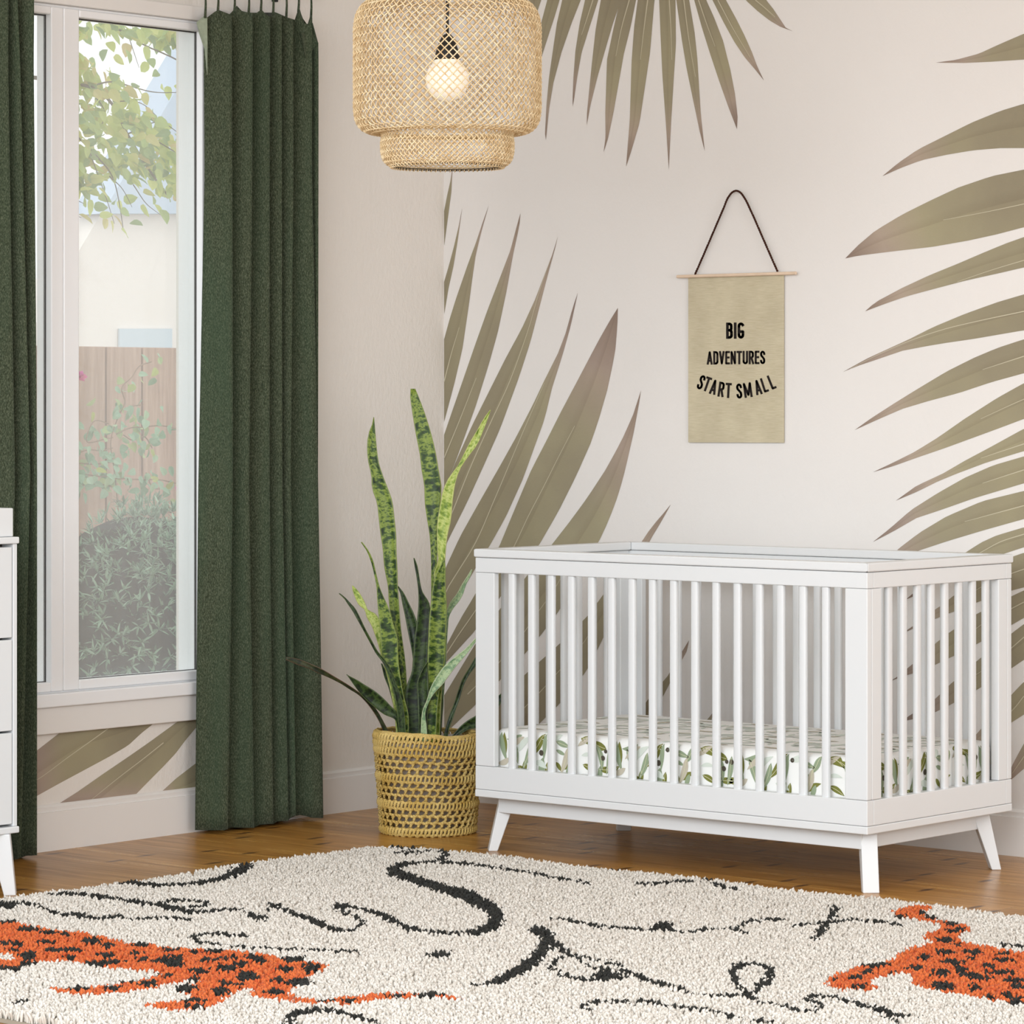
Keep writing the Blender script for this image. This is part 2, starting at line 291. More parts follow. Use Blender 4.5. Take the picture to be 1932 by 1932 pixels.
def print_leaves(leaves, to_wall, off, name, parent):
    mb = MB()
    for k, (l, r, rib) in enumerate(leaves):
        n = 30; L = lin(l, n); R = lin(r, n); G = []
        for i in range(n):
            row = []
            for j in range(7):
                p = L[i] + (R[i] - L[i]) * j / 6; row.append(to_wall(p[0], p[1], off + .00004 * (k % 9)))
            G.append(row)
        mb.mi = 0; mb.grid(G)
        if rib:
            mb.mi = 1; Q = spline(rib, 24); d = np.gradient(Q, axis=0); nn = np.stack([-d[:, 1], d[:, 0]], 1); nn /= np.linalg.norm(nn, axis=1)[:, None]
            w = .35 + .55 * np.linspace(0, 1, 24)[:, None]
            mb.grid([[to_wall(*(Q[i] - nn[i]*w[i]), off + .0006), to_wall(*(Q[i] + nn[i]*w[i]), off + .0006)] for i in range(24)])
    return mb.build(name, [M_ink, M_rib], parent)
def bw(px, py, off):
    p = on_y(px, py, -off); p[0] = max(p[0], .0012); return p
print_leaves(LEAVES, bw, .0008, 'palm_mural', wall_back)
LW = [([E(p) for p in [(1450,60),(500,120),(320,255),(50,465),(-160,620)]][::-1], [E(p) for p in [(1452,62),(1390,150),(1250,260),(1100,400),(880,530),(620,670),(340,820),(60,975),(-160,1090)]][::-1], [E(p) for p in [(-60,860),(55,795),(400,545),(860,215),(960,140)]]),
      ([E(p) for p in [(150,1180),(275,1085),(520,930),(820,720),(1100,530),(1330,370),(1660,130),(1900,-40)]], [E(p) for p in [(1000,1160),(1165,980),(1350,790),(1500,640),(1640,490),(1760,330),(1870,200),(2060,-20)]], [E(p) for p in [(640,1050),(1000,760),(1300,530),(1500,370)]]),
      ([E(p) for p in [(1390,1005),(1460,945),(1640,780),(1860,610),(2100,430)]], [E(p) for p in [(1500,1015),(1700,1000),(1900,985),(2000,975),(2100,970)]], None)]
print_leaves(LW, lambda px, py, off: on_x(px, py, off), .0008, 'palm_mural', wall_left)

# window: frame, two sashes with glass, sill
def glass_mat():
    M = Mat('hazy_glass'); t = M.t; M.n.remove(M.b); out = M.n['Material Output']
    tr = M.node('ShaderNodeBsdfTransparent'); tr.inputs[0].default_value = (.98, 1, .99, 1); df = M.node('ShaderNodeBsdfDiffuse'); df.inputs[0].default_value = (.93, .93, .92, 1)
    gl = M.node('ShaderNodeBsdfGlossy'); gl.inputs['Roughness'].default_value = .02
    m1 = M.node('ShaderNodeMixShader'); m1.inputs[0].default_value = .2; M.link(tr.outputs[0], m1.inputs[1]); M.link(df.outputs[0], m1.inputs[2])
    m2 = M.node('ShaderNodeMixShader'); m2.inputs[0].default_value = .03; M.link(m1.outputs[0], m2.inputs[1]); M.link(gl.outputs[0], m2.inputs[2])
    M.link(m2.outputs[0], out.inputs[0]); return M.m
M_glass = glass_mat()
win = bpy.data.objects.new('window_1', None); COL.objects.link(win); win.location = (0, (oy0+oy1)/2, z_sill); tag(win, kind='structure')
zb_pane, zt_pane = ZW(250, 1274), ZW(250, 45.5)
zb_in, zt_in = ZW(200, 1295.5), ZW(200, 25.5)
def ring(mb, y0, y1, z0, z1, y0i, y1i, z0i, z1i, x0, x1):
    mb.box(x0, x1, y0, y0i, z0, z1); mb.box(x0, x1, y1i, y1, z0, z1); mb.box(x0, x1, y0i, y1i, z0, z0i); mb.box(x0, x1, y0i, y1i, z1i, z1)
mb = MB(); ring(mb, oy0, oy1, z_sill, z_head, oy0+.05, oy1-.03, zb_in, zt_in, -.10, .004)
mb.build('window_frame', M_vinyl, win, bevel=.003)
for (pa, pb, ia, ib) in ((-125, 115, -80, 92), (115.6, 390, 145, 376)):
    ya, yb, yai, ybi = Yl(pa), Yl(pb), Yl(ia), Yl(ib)
    mb = MB(); ring(mb, ya, yb, zb_in - .001, zt_in + .001, yai, ybi, zb_pane, zt_pane, -.055, .012)
    s = mb.build('sash', M_vinyl, win, bevel=.005, seg=3)
    mb = MB(); ring(mb, yai - .002, ybi + .002, zb_pane - .002, zt_pane + .002, yai + .003, ybi - .0015, zb_pane + .0015, zt_pane - .003, -.0215, -.0125)
    mb.build('gasket', M_gasket, s)
    mb = MB(); mb.box(-.0185, -.0155, yai - .001, ybi + .001, zb_pane - .001, zt_pane + .001)
    mb.build('pane', M_glass, s)
# head casing, inside sill and apron board
mb = MB(); mb.box(0, .022, oy0 - .09, Yl(441), z_head, z_head + .043); struct(mb, 'trim_1', M_trim, bevel=.003)
zs1, zs0, za0 = ZW(200, 1298.5), ZW(200, 1323.4), ZW(200, 1373.5)
mb = MB(); mb.box(-.01, .034, oy0 - .1, oy1 + .03, zs0, zs1); struct(mb, 'trim_2', M_vinyl, bevel=.004, seg=3)
mb = MB(); mb.box(0, .02, oy0 - .09, oy1 + .02, za0, zs0); struct(mb, 'trim_3', M_trim, bevel=.003)
# ---------------------------------------------------------------- crib
X0, X1, YF, YB = .9686, 2.3599, -.9499, -.2327
ZC, ZR, ZP, ZB, ZA = .8632, .8196, .2527, .183, .1616
crib = thing('crib', ((X0+X1)/2, (YF+YB)/2, 0), 'white slatted wooden crib on splayed legs along the palm mural wall', 'crib')
Hc = .889; PW, PT = .073, .022
mb = MB(); o = .004
ring_c = lambda: ring_xy(mb, X0-o, X1+o, YF-o, YB+o, .046, .040, ZC+.0012, Hc)
def ring_xy(mb, x0, x1, y0, y1, wx, wy, z0, z1):
    c = [(x0,y0),(x1,y0),(x1,y1),(x0,y1)]; i = [(x0+wx,y0+wy),(x1-wx,y0+wy),(x1-wx,y1-wy),(x0+wx,y1-wy)]
    for k in range(4):
        q = (k+1) % 4
        mb.hexa([(*c[k],z0),(*c[q],z0),(*i[q],z0),(*i[k],z0)], [(*c[k],z1),(*c[q],z1),(*i[q],z1),(*i[k],z1)])
ring_c(); mb.build('top_cap', M_white, crib, bevel=.004, seg=3)
for (a, b, c, d) in ((X0, X1, YF, YF+.03), (X0, X1, YB-.03, YB), (X0, X0+.03, YF+.0302, YB-.0302), (X1-.03, X1, YF+.0302, YB-.0302)):
    mb = MB(); mb.box(a, b, c, d, ZR+.0006, ZC); mb.build('top_rail', M_white, crib, bevel=.002)
    mb = MB(); mb.box(a, b, c, d, ZB+.0008, ZP-.0006); mb.build('bottom_rail', M_white, crib, bevel=.002)
for sx, sy in ((0,0),(1,0),(0,1),(1,1)):
    mb = MB(); xs = (lambda u: X0+u) if not sx else (lambda u: X1-u); ys = (lambda u: YF+u) if not sy else (lambda u: YB-u)
    q = lambda a, b: (min(a,b), max(a,b))
    mb.box(*q(xs(0), xs(PW)), *q(ys(0), ys(PT)), ZP, ZR); mb.box(*q(xs(0), xs(.026)), *q(ys(PT+.0006), ys(.068)), ZP, ZR)
    p = mb.build('corner_post', M_white, crib, bevel=.003, seg=3)
    for z in (.762, .58, .482) if sy else ():
        mb = MB(); yb = ys(PT); d = 1 if sy else -1; mb.tube([(xs(.047), yb, z), (xs(.047), yb - d*.0025, z)], .0042, 12); mb.build('bolt', plain('steel', (.5,.5,.5,1), .3) if 'steel' not in bpy.data.materials else bpy.data.materials['steel'], p)
def slat(x, y, along):
    w, t, n = .0118, .0085, 16; mb = MB(); vs = []
    for z in (ZP-.004, ZR+.004):
        for k in range(n):
            a = 2*math.pi*k/n; c, s_ = math.cos(a), math.sin(a); e = .55
            u = w*math.copysign(abs(c)**e, c); v = t*math.copysign(abs(s_)**e, s_)
            vs.append((x+u, y+v, z) if along == 'x' else (x+v, y+u, z))
    mb.add(vs, [(k, (k+1)%n, n+(k+1)%n, n+k) for k in range(n)]); o = mb.build('slat', M_white, crib, smooth=True); return o
fx = [967,1004,1041,1079,1117,1155,1193.5,1232,1272,1312,1352,1392.5,1433.5,1474,1516,1559]
for px in fx:
    x = on_y(px, 1300, YF+.013)[0]; slat(x, YF+.013, 'x'); slat(x, YB-.013, 'x')
for px in [1676,1703.5,1730,1756,1782,1808,1834,1859]:
    y = on_x(px, 1300, X1-.013)[1]; slat(X1-.013, y, 'y'); slat(X0+.013, y, 'y')
mb = MB(); mb.box(X0-.001, X1+.001, YF-.001, YB+.001, ZA, ZB); mb.build('base_plate', M_white, crib, bevel=.0025)
mb = MB(); mb.box(X0+.035, X1-.035, YF+.036, YB-.036, ZB+.001, ZB+.02); mb.build('mattress_support', M_white, crib)
ins = .05
for (a, b, c, d) in ((X0+ins, X1-ins, YF+.045, YF+.067), (X0+ins, X1-ins, YB-.067, YB-.045), (X0+ins, X0+ins+.022, YF+.0672, YB-.0672), (X1-ins-.022, X1-ins, YF+.0672, YB-.0672)):
    mb = MB(); mb.box(a, b, c, d, .114, ZA-.0002); mb.build('apron', M_white, crib, bevel=.002)
def splay_leg(parent, bx, by, sx, sy, ztop, shift=.046, ht=.0225, rt=.024, rb=.0135):
    r = np.array([sx, sy]) / math.hypot(sx, sy); t = np.array([-r[1], r[0]]); mb = MB()
    def sq(c, h): return [tuple(c + r*a*h + t*b*ht) for a, b in ((-1,-1),(1,-1),(1,1),(-1,1))]
    b = np.array([bx, by]); top = b - r*shift
    mb.hexa([(*p, 0) for p in sq(b, rb)], [(*p, ztop) for p in sq(top, rt)]); mb.build('leg', M_white, parent, bevel=.0025)
lf = on_z(920.5, 1603, 0); rf = on_z(1629.5, 1683, 0)
ox, oy_ = .5*((lf[0]-X0) + (X1-rf[0])), .5*((lf[1]-YF) + (rf[1]-YF))
for sx, sy in ((-1,-1),(1,-1),(-1,1),(1,1)):
    splay_leg(crib, X0+ox if sx < 0 else X1-ox, YF+oy_ if sy < 0 else YB-oy_, sx, sy, ZA-.0003)

# crib mattress with a printed fitted sheet
mat_t = thing('crib_mattress', ((X0+X1)/2, (YF+YB)/2, ZB+.0202), 'crib mattress in a white sheet printed with olive sprigs, inside the crib', 'mattress')
mx0, mx1, my0, my1, mz0, mz1, mr = X0+.034, X1-.034, YF+.036, YB-.036, ZB+.0204, .3615, .022
M_sheet = plain('sheet_cotton', srgb(243,243,240), .9, .15)
def prof(v, off=0.0):   # cross-section from the side's foot up, over the rounded edge and across the top: (depth, height)
    h = mz1 - mz0 - mr; q = mr*math.pi/2
    if v < h: return -off, mz0+v
    if v < h+q: a = (v-h)/mr; return mr - (mr+off)*math.cos(a), mz1-mr + (mr+off)*math.sin(a)
    return mr + (v-h-q), mz1+off
mb = MB(); G = []
nx, ny = 14, 10
def rrect(inset, z):
    r = .03; x0, x1, y0, y1 = mx0+inset, mx1-inset, my0+inset, my1-inset; P = []
    for cx, cy, a0 in ((x1-r,y1-r,0),(x0+r,y1-r,90),(x0+r,y0+r,180),(x1-r,y0+r,270)):
        for k in range(9): a = math.radians(a0 + k*11.25); P.append((cx+r*math.cos(a), cy+r*math.sin(a), z))
    return P
rows = [rrect(.004, mz0)] + [rrect(d, z) for d, z in [prof(v) for v in np.linspace(.006, mz1-mz0-mr+mr*math.pi/2, 16)]]
k = len(rows[0]); mb.add([p for r in rows for p in r], [(i*k+j, i*k+(j+1)%k, (i+1)*k+(j+1)%k, (i+1)*k+j) for i in range(len(rows)-1) for j in range(k)] + [tuple(range((len(rows)-1)*k, len(rows)*k)), tuple(range(k))[::-1]])
mb.build('fitted_sheet', M_sheet, mat_t, smooth=True)
inks = [plain('print_olive', srgb(124,126,66), .9, .1), plain('print_sage', srgb(150,164,136), .9, .1), plain('print_taupe', srgb(196,188,170), .9, .1), plain('print_pale', srgb(214,221,211), .9, .1), plain('print_berry', srgb(84,78,68), .9, .1), plain('print_vein', srgb(222,220,182), .9, .1)]
def leaf2d(x, y, ang, L, wd, bend, ink, vein):
    n = 9; out = []; a = math.radians(ang); d = np.array([math.cos(a), math.sin(a)]); p = np.array([-d[1], d[0]])
    mid = lambda t: np.array([x, y]) + d*L*t + p*bend*L*math.sin(math.pi*t)
    hw = lambda t: .98*wd*math.sin(math.pi*t**.8)**.9
    ts = np.linspace(0, 1, n); out.append((ink, [(mid(t)-p*hw(t), mid(t), mid(t)+p*hw(t)) for t in ts]))
    if vein: out.append((5, [(mid(t)-p*.0006, mid(t)+p*.0006) for t in np.linspace(.06, .92, n)]))
    return out
TILE = []; TU, TV = .432, .26
def L_(*a): TILE.extend(leaf2d(*a))
# sprigs: u along the side, v up from the mattress foot (metres)
for a in [(.015,.135,-100,.085,.009,.03,1,1),(.035,.15,-75,.09,.010,-.05,1,0),(.045,.15,-85,.075,.007,.05,0,0),(.0,.125,160,.06,.012,.05,0,1),(.03,.05,-60,.05,.007,0,1,0),(-.005,.07,10,.055,.010,-.15,0,1),
          (.115,.145,195,.06,.009,.1,1,0),(.125,.14,215,.07,.009,-.05,2,0),(.15,.125,-112,.085,.010,.06,1,1),(.10,.095,40,.075,.010,.1,3,0),(.10,.055,-40,.06,.011,.05,0,1),
          (.20,.155,-128,.095,.012,.05,0,1),(.205,.155,-95,.08,.008,0,1,0),(.195,.085,-98,.07,.012,0,1,0),(.215,.075,-100,.06,.008,0,0,1),(.19,.16,20,.07,.010,.1,3,0),
          (.245,.135,-15,.055,.009,0,1,1),(.245,.11,-20,.04,.006,0,1,0),(.245,.075,-50,.035,.007,0,0,0),(.29,.12,-110,.085,.011,.06,2,1),(.30,.075,-112,.05,.008,0,1,0),
          (.335,.15,-20,.065,.014,.12,0,1),(.34,.10,0,.05,.006,.1,3,0),(.345,.075,-25,.055,.009,.05,0,1),(.455,.065,180,.055,.010,0,0,1),(.355,.05,-65,.06,.010,-.05,0,1),(.395,.135,-75,.08,.010,.1,1,1),(.415,.04,-130,.05,.008,.1,3,1),
          (.075,.13,-70,.075,.011,.05,1,1),(.07,.075,200,.055,.009,.1,2,0),(.165,.07,-20,.05,.010,.1,3,0),(.13,.075,-100,.05,.009,0,0,1),(.265,.155,200,.06,.010,.05,3,0),(.275,.055,30,.05,.008,.1,0,0),(.315,.155,-120,.06,.010,.05,1,1),(.375,.16,215,.06,.009,0,2,0),(.41,.075,-100,.055,.009,.05,1,0),(.06,.19,20,.08,.010,.1,1,0),(.15,.21,170,.08,.011,.1,2,0),(.22,.20,10,.09,.011,-.1,3,0),(.30,.19,160,.07,.010,.1,1,0),(.33,.215,15,.09,.010,.1,3,0),(.40,.195,175,.08,.009,0,2,0),(.05,.235,175,.09,.009,.1,3,0),(.25,.24,5,.08,.010,.1,1,0)]: L_(*a)
BER = [(.015,.118,.0075),(-.012,.098,.0075),(.19,.098,.0085),(.222,.137,.0065),(.43,.118,.006),(.09,.18,.006),(.36,.19,.006)]
def map_front(u, v, off): d, z = prof(v, off); return (mx0 + u, my0 + d, z)
def map_right(u, v, off): d, z = prof(v, off); return (mx1 - d, my0 + u, z)
mb = MB(); h_side = mz1-mz0-mr+mr*math.pi/2
def sheet(mapf, lu, vmax, u0):
    for ti in range(-1, int(lu/TU)+2):
        for tv in range(0, int(vmax/TV)+2):
            for ink, pts in TILE:
                Q = [[(q[0]+ti*TU+u0, q[1]+tv*TV) for q in r] for r in pts]; fl = [q for r in Q for q in r]
                if min(q[0] for q in fl) < .012 or max(q[0] for q in fl) > lu-.012 or min(q[1] for q in fl) < .004 or max(q[1] for q in fl) > vmax: continue
                ontop = max(q[1] for q in fl) > h_side + .012
                mb.mi = {0: 3, 1: 3, 2: 2, 3: 3}.get(ink, ink) if ontop else ink  # brighter light on the mattress top put in as paler inks
                if ontop and ink == 5: continue
                mb.grid([[mapf(q[0], q[1], .0007 + .00012*(ink % 5) + (.0012 if ink == 5 else 0)) for q in r] for r in Q], uv=False)
            for bx, by, br in BER:
                u, v = bx+ti*TU+u0, by+tv*TV
                if u-br < .012 or u+br > lu-.012 or v+br > vmax or v > h_side: continue
                mb.mi = 4; mb.add([mapf(u+br*math.cos(a), v+br*math.sin(a), .0016) for a in np.linspace(0, 2*math.pi, 15)[:-1]], [tuple(range(14))])
sheet(map_front, mx1-mx0, h_side + (my1-my0) - 2*mr - .01, .0)
sheet(map_right, my1-my0, h_side - .004, .1)
mb.build('olive_print', inks, mat_t)

# ---------------------------------------------------------------- dresser and changing tray
pd = at_d(37, 1012.7, 9.2); DX = .612; DY1 = on_x(37, 1012, DX)[1]; DY0 = DY1 - 1.18; DXb = .165
zt1, zt0 = on_x(37, 1012.7, DX)[2], on_x(37, 1025.5, DX)[2]; zb1, zb0 = on_x(37, 1558.5, DX)[2], on_x(37, 1571, DX)[2]
dr = thing('dresser', ((DX+DXb)/2, (DY0+DY1)/2, 0), 'white three-row dresser with flat drawers in front of the left curtain', 'dresser')
mb = MB(); mb.box(DXb, DX, DY0, DY1, zt0, zt1); mb.build('top_panel', M_white, dr, bevel=.003)
mb = MB(); mb.box(DXb, DX, DY0, DY1, zb0, zb1); mb.build('base_panel', M_white, dr, bevel=.003)
ysd = on_x(27.3, 1300, DX)[1]
mb = MB(); mb.box(DXb+.004, DX-.006, ysd+.001, DY1-.003, zb1+.0002, zt0-.0002); mb.build('side_panel', M_white, dr, bevel=.002)
mb = MB(); mb.box(DXb+.004, DX-.006, DY0+.003, DY0+.025, zb1+.0002, zt0-.0002); mb.build('side_panel', M_white, dr, bevel=.002)
mb = MB(); mb.box(DXb+.01, DX-.05, DY0+.026, ysd, zb1+.0002, zt0-.0002); mb.build('carcass', M_gap_shade, dr)
zg = [zb1+.004] + [on_x(15, y, DX)[2] for y in (1382, 1206)] + [zt0-.006]
for i in range(3):
    for a, b in ((DY0+.028, (DY0+ysd)/2-.003), ((DY0+ysd)/2+.003, ysd-.002)):
        mb = MB(); mb.box(DX-.045, DX-.007, a, b, zg[i]+.003, zg[i+1]-.003); mb.build('drawer', M_white, dr, bevel=.002)
lg = on_z(19.5, 1688, 0)
for y, sy in ((lg[1], 1), (DY0 + (DY1-lg[1]), -1)):
    for x, sx in ((lg[0], 1), (DXb+DX-lg[0], -1)):
        splay_leg(dr, x, y, sx, sy, zb0-.0002, .03, .02, .03, .016)
tr = thing('changing_tray', ((DX+DXb)/2, DY1-.45, zt1), 'low white changing tray sitting on top of the dresser', 'tray')
ty1 = on_x(25.3, 985, DX-.012)[1]; zt2 = on_x(25, 958.5, DX-.012)[2]
for a, b, c, d in ((DX-.026, DX-.012, ty1-.85, ty1), (DXb+.012, DXb+.026, ty1-.85, ty1), (DXb+.0262, DX-.0262, ty1-.014, ty1), (DXb+.0262, DX-.0262, ty1-.85, ty1-.836)):
    mb = MB(); mb.box(a, b, c, d, zt1+.0005, zt2); mb.build('side_board', M_white, tr, bevel=.003)
mb = MB(); mb.box(DXb+.0264, DX-.0264, ty1-.8358, ty1-.0142, zt1+.0005, zt1+.012); mb.build('tray_floor', M_white, tr)

# ---------------------------------------------------------------- curtains on a rod
def fabric_mat():
    M = Mat('green_curtain_cloth', (.04,.06,.04,1), .95, .08)
    c1 = M.coord(scale=(1,1,.12)); fine = M.noise(M.coord(scale=(1,1,.35)), 420, 2, .7); mid = M.noise(c1, 9, 3)
    col = M.ramp(fine, [(.33, srgb(48,54,40)), (.5, srgb(70,78,60)), (.68, srgb(104,110,90))])
    col = M.mix(M.ramp(mid, [(.42,(0,0,0,1)),(.68,(.35,.35,.35,1))]), col, srgb(58,82,63)); M.color(col)
    M.b.inputs['Sheen Weight'].default_value = .12; M.bump(fine, .25, .002)
    t = M.node('ShaderNodeBsdfTranslucent'); M.link(col, t.inputs[0]); mx = M.node('ShaderNodeMixShader'); mx.inputs[0].default_value = .12
    M.link(M.b.outputs[0], mx.inputs[1]); M.link(t.outputs[0], mx.inputs[2]); M.link(mx.outputs[0], M.n['Material Output'].inputs[0]); return M.m
M_cloth = fabric_mat()
XP, XR = .126, .03
rod_z = on_x(480, -26, .08)[2]
def curtain(root, levels, top_pts, left_px, zbot_pts, wob):
    """levels: [(photo row, fold-edge columns)] from top to hem; each fold rises from a recess to its edge"""
    rows = []; nz = 46
    ys = np.array([l[0] for l in levels], float)
    for r in range(nz):
        t = r/(nz-1); row = []
        py = ys[0] + (ys[-1]-ys[0]) * t
        edges = [np.interp(py, ys, [l[1][k] for l in levels]) for k in range(len(levels[0][1]))]
        pts = []; prev = None; lp = np.interp(py, ys, left_px)
        for k, e in enumerate(edges):
            yp = on_x(e, 900, XP)[1]
            amp = XP + .006*math.sin(wob*k + 2.1*t); rec = XR + .008*math.sin(1.7*k + 3*t)
            if prev is None: ya = on_x(lp, 900, XR+.03)[1]; xa = XR+.03
            else: ya = prev + .012; xa = rec
            for q in range(9):
                u = q/8; y = ya + (yp-ya)*u; x = xa + (amp-xa) * (.72*u + .28*math.sin(math.pi/2*u))
                pts.append((x, y))
            pts.append((amp-.006, yp+.004)); pts.append((amp-.03, yp+.006))
            prev = yp
        pts.append((amp-.05, prev+.004)); pts.append((XR+.02, prev-.01))
        rows.append(pts)
    G = []
    P0 = rows[0]; zt = []; zbm = []
    for (x, y) in P0:
        px = to_px((x, y, 2))[0]; zt.append(on_x(px, np.interp(px, [p[0] for p in top_pts], [p[1] for p in top_pts]), x)[2])
    for (x, y) in rows[-1]:
        px = to_px((x, y, .1))[0]; zbm.append(on_x(px, np.interp(px, [p[0] for p in zbot_pts], [p[1] for p in zbot_pts]), x)[2])
    for r in range(nz):
        t = r/(nz-1); G.append([(p[0], p[1], zt[i] + (zbm[i]-zt[i])*t) for i, p in enumerate(rows[r])])
    mb = MB(); mb.grid(G); return mb.build('drape', M_cloth, root, smooth=True, solid=.0025)
c1 = thing('curtain', (.08, on_x(490, 900, .08)[1], .02), 'dark green tie-top curtain panel right of the window, beside the potted plant', 'curtain', 'curtains at the window')
curtain(c1, [(0,[437,474,508,533,555,588,598]), (300,[437,473,508,534,555,587,598]), (900,[436.5,468,510,535,548,597,598.5]), (1560,[427,480,518,545,556,607.5,608.5])],
        [(383,32),(391,33),(411,18),(418,21),(441,30),(444,6),(452,20),(470,24),(489,24),(492,16),(505,32),(515,33),(517,22),(539,32),(558,38),(562,14),(566,18),(578,58),(587,24),(592,58),(598,80),(610,85)],
        [384,386,374,368], [(360,1566),(427,1566.5),(432,1561),(480,1562),(486,1556),(518,1554),(524,1549),(545,1548),(550,1540),(570,1537),(588,1543),(610,1543.5)], 1.3)
for px, pt in ((387,34),(411,22),(442,28),(469,28),(492,24),(515,32),(540,36),(563,22),(586.5,40)):
    mb = MB(); b = on_x(px, pt, .088); t = on_x(px, -19.5, .088)
    mb.tube(lin([b, .5*(b+t) + np.array([.002,.001,0]), t], 8), np.linspace(.0042, .0026, 8), 8); mb.build('tie', M_cloth, c1, smooth=True)
M_hem_backlit = plain('curtain_hem_backlit', srgb(146,154,134), .95, .1, .1, 60)  # window light through the flap put into a lighter cloth colour
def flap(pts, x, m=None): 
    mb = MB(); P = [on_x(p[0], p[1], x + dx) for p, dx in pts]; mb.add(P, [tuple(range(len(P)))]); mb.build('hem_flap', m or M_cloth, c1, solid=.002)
flap([((388,28),.0),((371,42),-.02),((376,64),-.02),((386,92),-.005),((391,142),.005),((391.5,90),.01),((391,34),.008)], .08, M_hem_backlit)
flap([((587,24),.0),((589,60),0),((599.5,80),.02),((592.5,92),.015),((576,110),.01),((568,62),.008),((578,58),.004)], .106)
c2 = thing('curtain', (.08, on_x(20, 900, .08)[1], .02), 'dark green curtain panel left of the window, partly behind the white dresser', 'curtain', 'curtains at the window')
curtain(c2, [(0,[-70,-28,17,34,61.5]), (130,[-72,-30,17,39,60.5]), (900,[-76,-30,-4,31,55,68][:0] + [-76,-34,30.5,55.5,68]), (1620,[-84,-44,14,36.5,70])],
        [(-140,-12),(70,-12)], [-110,-112,-118,-126], [(-130,1642),(14,1624),(20,1622),(36,1621),(40,1615),(71,1613.5)], 1.9)
for px in (-95,-60,-20,15,52):
    mb = MB(); b = on_x(px, -8, .088); t = on_x(px, -19.5, .088); mb.tube([b, .5*(b+t), t], .003, 8); mb.build('tie', M_cloth, c2, smooth=True)
rod = thing('curtain_rod', (.085, on_x(300, 0, .085)[1], rod_z), 'black curtain rod just above the window, carrying both green curtains', 'curtain rod')
ra, rb_ = on_x(-160, 0, .085)[1], on_x(600, 0, .085)[1]
mb = MB(); mb.tube([(.085, ra, rod_z), (.085, rb_, rod_z)], .008, 16); mb.build('rod', M_black, rod, smooth=True)
yb = on_x(529, 0, .03)[1]; zbr = on_x(529, 2.5, .03)[2]
mb = MB(); mb.box(0, .012, yb-.009, yb+.009, zbr, zbr+.05); mb.box(.0122, .078, yb-.005, yb+.005, rod_z-.006, rod_z+.006); mb.build('bracket', M_black, rod, bevel=.001)

# ---------------------------------------------------------------- wall banner
Kc = crop(1270, 340, 250/929); yw = .006
ban = thing('wall_banner', on_y(*Kc((440, 660)), -yw), 'beige cloth wall banner reading BIG ADVENTURES START SMALL above the crib', 'wall banner')
def linen_mat():
    M = Mat('banner_linen', srgb(196,184,152), .9, .15); n = M.noise(M.coord(scale=(1,1,14)), 26, 5, .65); n2 = M.noise(M.coord(), 9, 3)
    M.color(M.mix(1.0, M.ramp(n, [(.3, srgb(188,178,150)), (.7, srgb(206,196,172))]), M.ramp(n2, [(.35,(.93,.92,.9,1)),(.65,(1.04,1.04,1.03,1))]), 'MULTIPLY')); M.bump(n, .3, .001); return M.m
def bp(x, y, d): return on_y(*Kc((x, y)), -d)
mb = MB(); a, b, c, d = bp(110,676,yw), bp(779,662,yw), bp(779,1840,yw), bp(110,1838,yw); th = np.array([0, -.003, 0])
mb.hexa([d+th, c+th, c, d], [a+th, b+th, b, a]); cloth = mb.build('cloth', linen_mat(), ban)
mb = MB(); mb.tube([bp(28,676,yw+.012), bp(440,664,yw+.012), bp(862,651,yw+.012)], .0051, 14); mb.build('dowel', plain('pale_wood', srgb(224,200,176), .6, .3, .06, 20), ban, bevel=.001)
P = spline([bp(x, y, yw+.012) for x, y in [(152,664),(215,520),(290,345),(350,205),(390,115),(415,85),(442,74),(470,86),(497,120),(545,215),(620,385),(690,545),(732,640)]], 260)
mb = MB(); tn = np.gradient(P, axis=0); tn /= np.linalg.norm(tn, axis=1)[:, None]; sd = np.cross(tn, [0, 1, 0])
L = np.r_[0, np.cumsum(np.linalg.norm(np.diff(P, axis=0), axis=1))]
for ph in (0, math.pi):
    a = L/.0075*math.pi + ph; mb.tube(P + .0017*(np.cos(a)[:, None]*sd + np.sin(a)[:, None]*np.array([0, 1, 0])), .0021, 7)
mb.build('hanging_rope', plain('brown_rope', srgb(62,32,20), .85, .2), ban, smooth=True)
def arc(cx, cy, rx, ry, a0, a1, n=8): return [(cx+rx*math.cos(math.radians(a)), cy+ry*math.sin(math.radians(a))) for a in np.linspace(a0, a1, n)]
w = .30
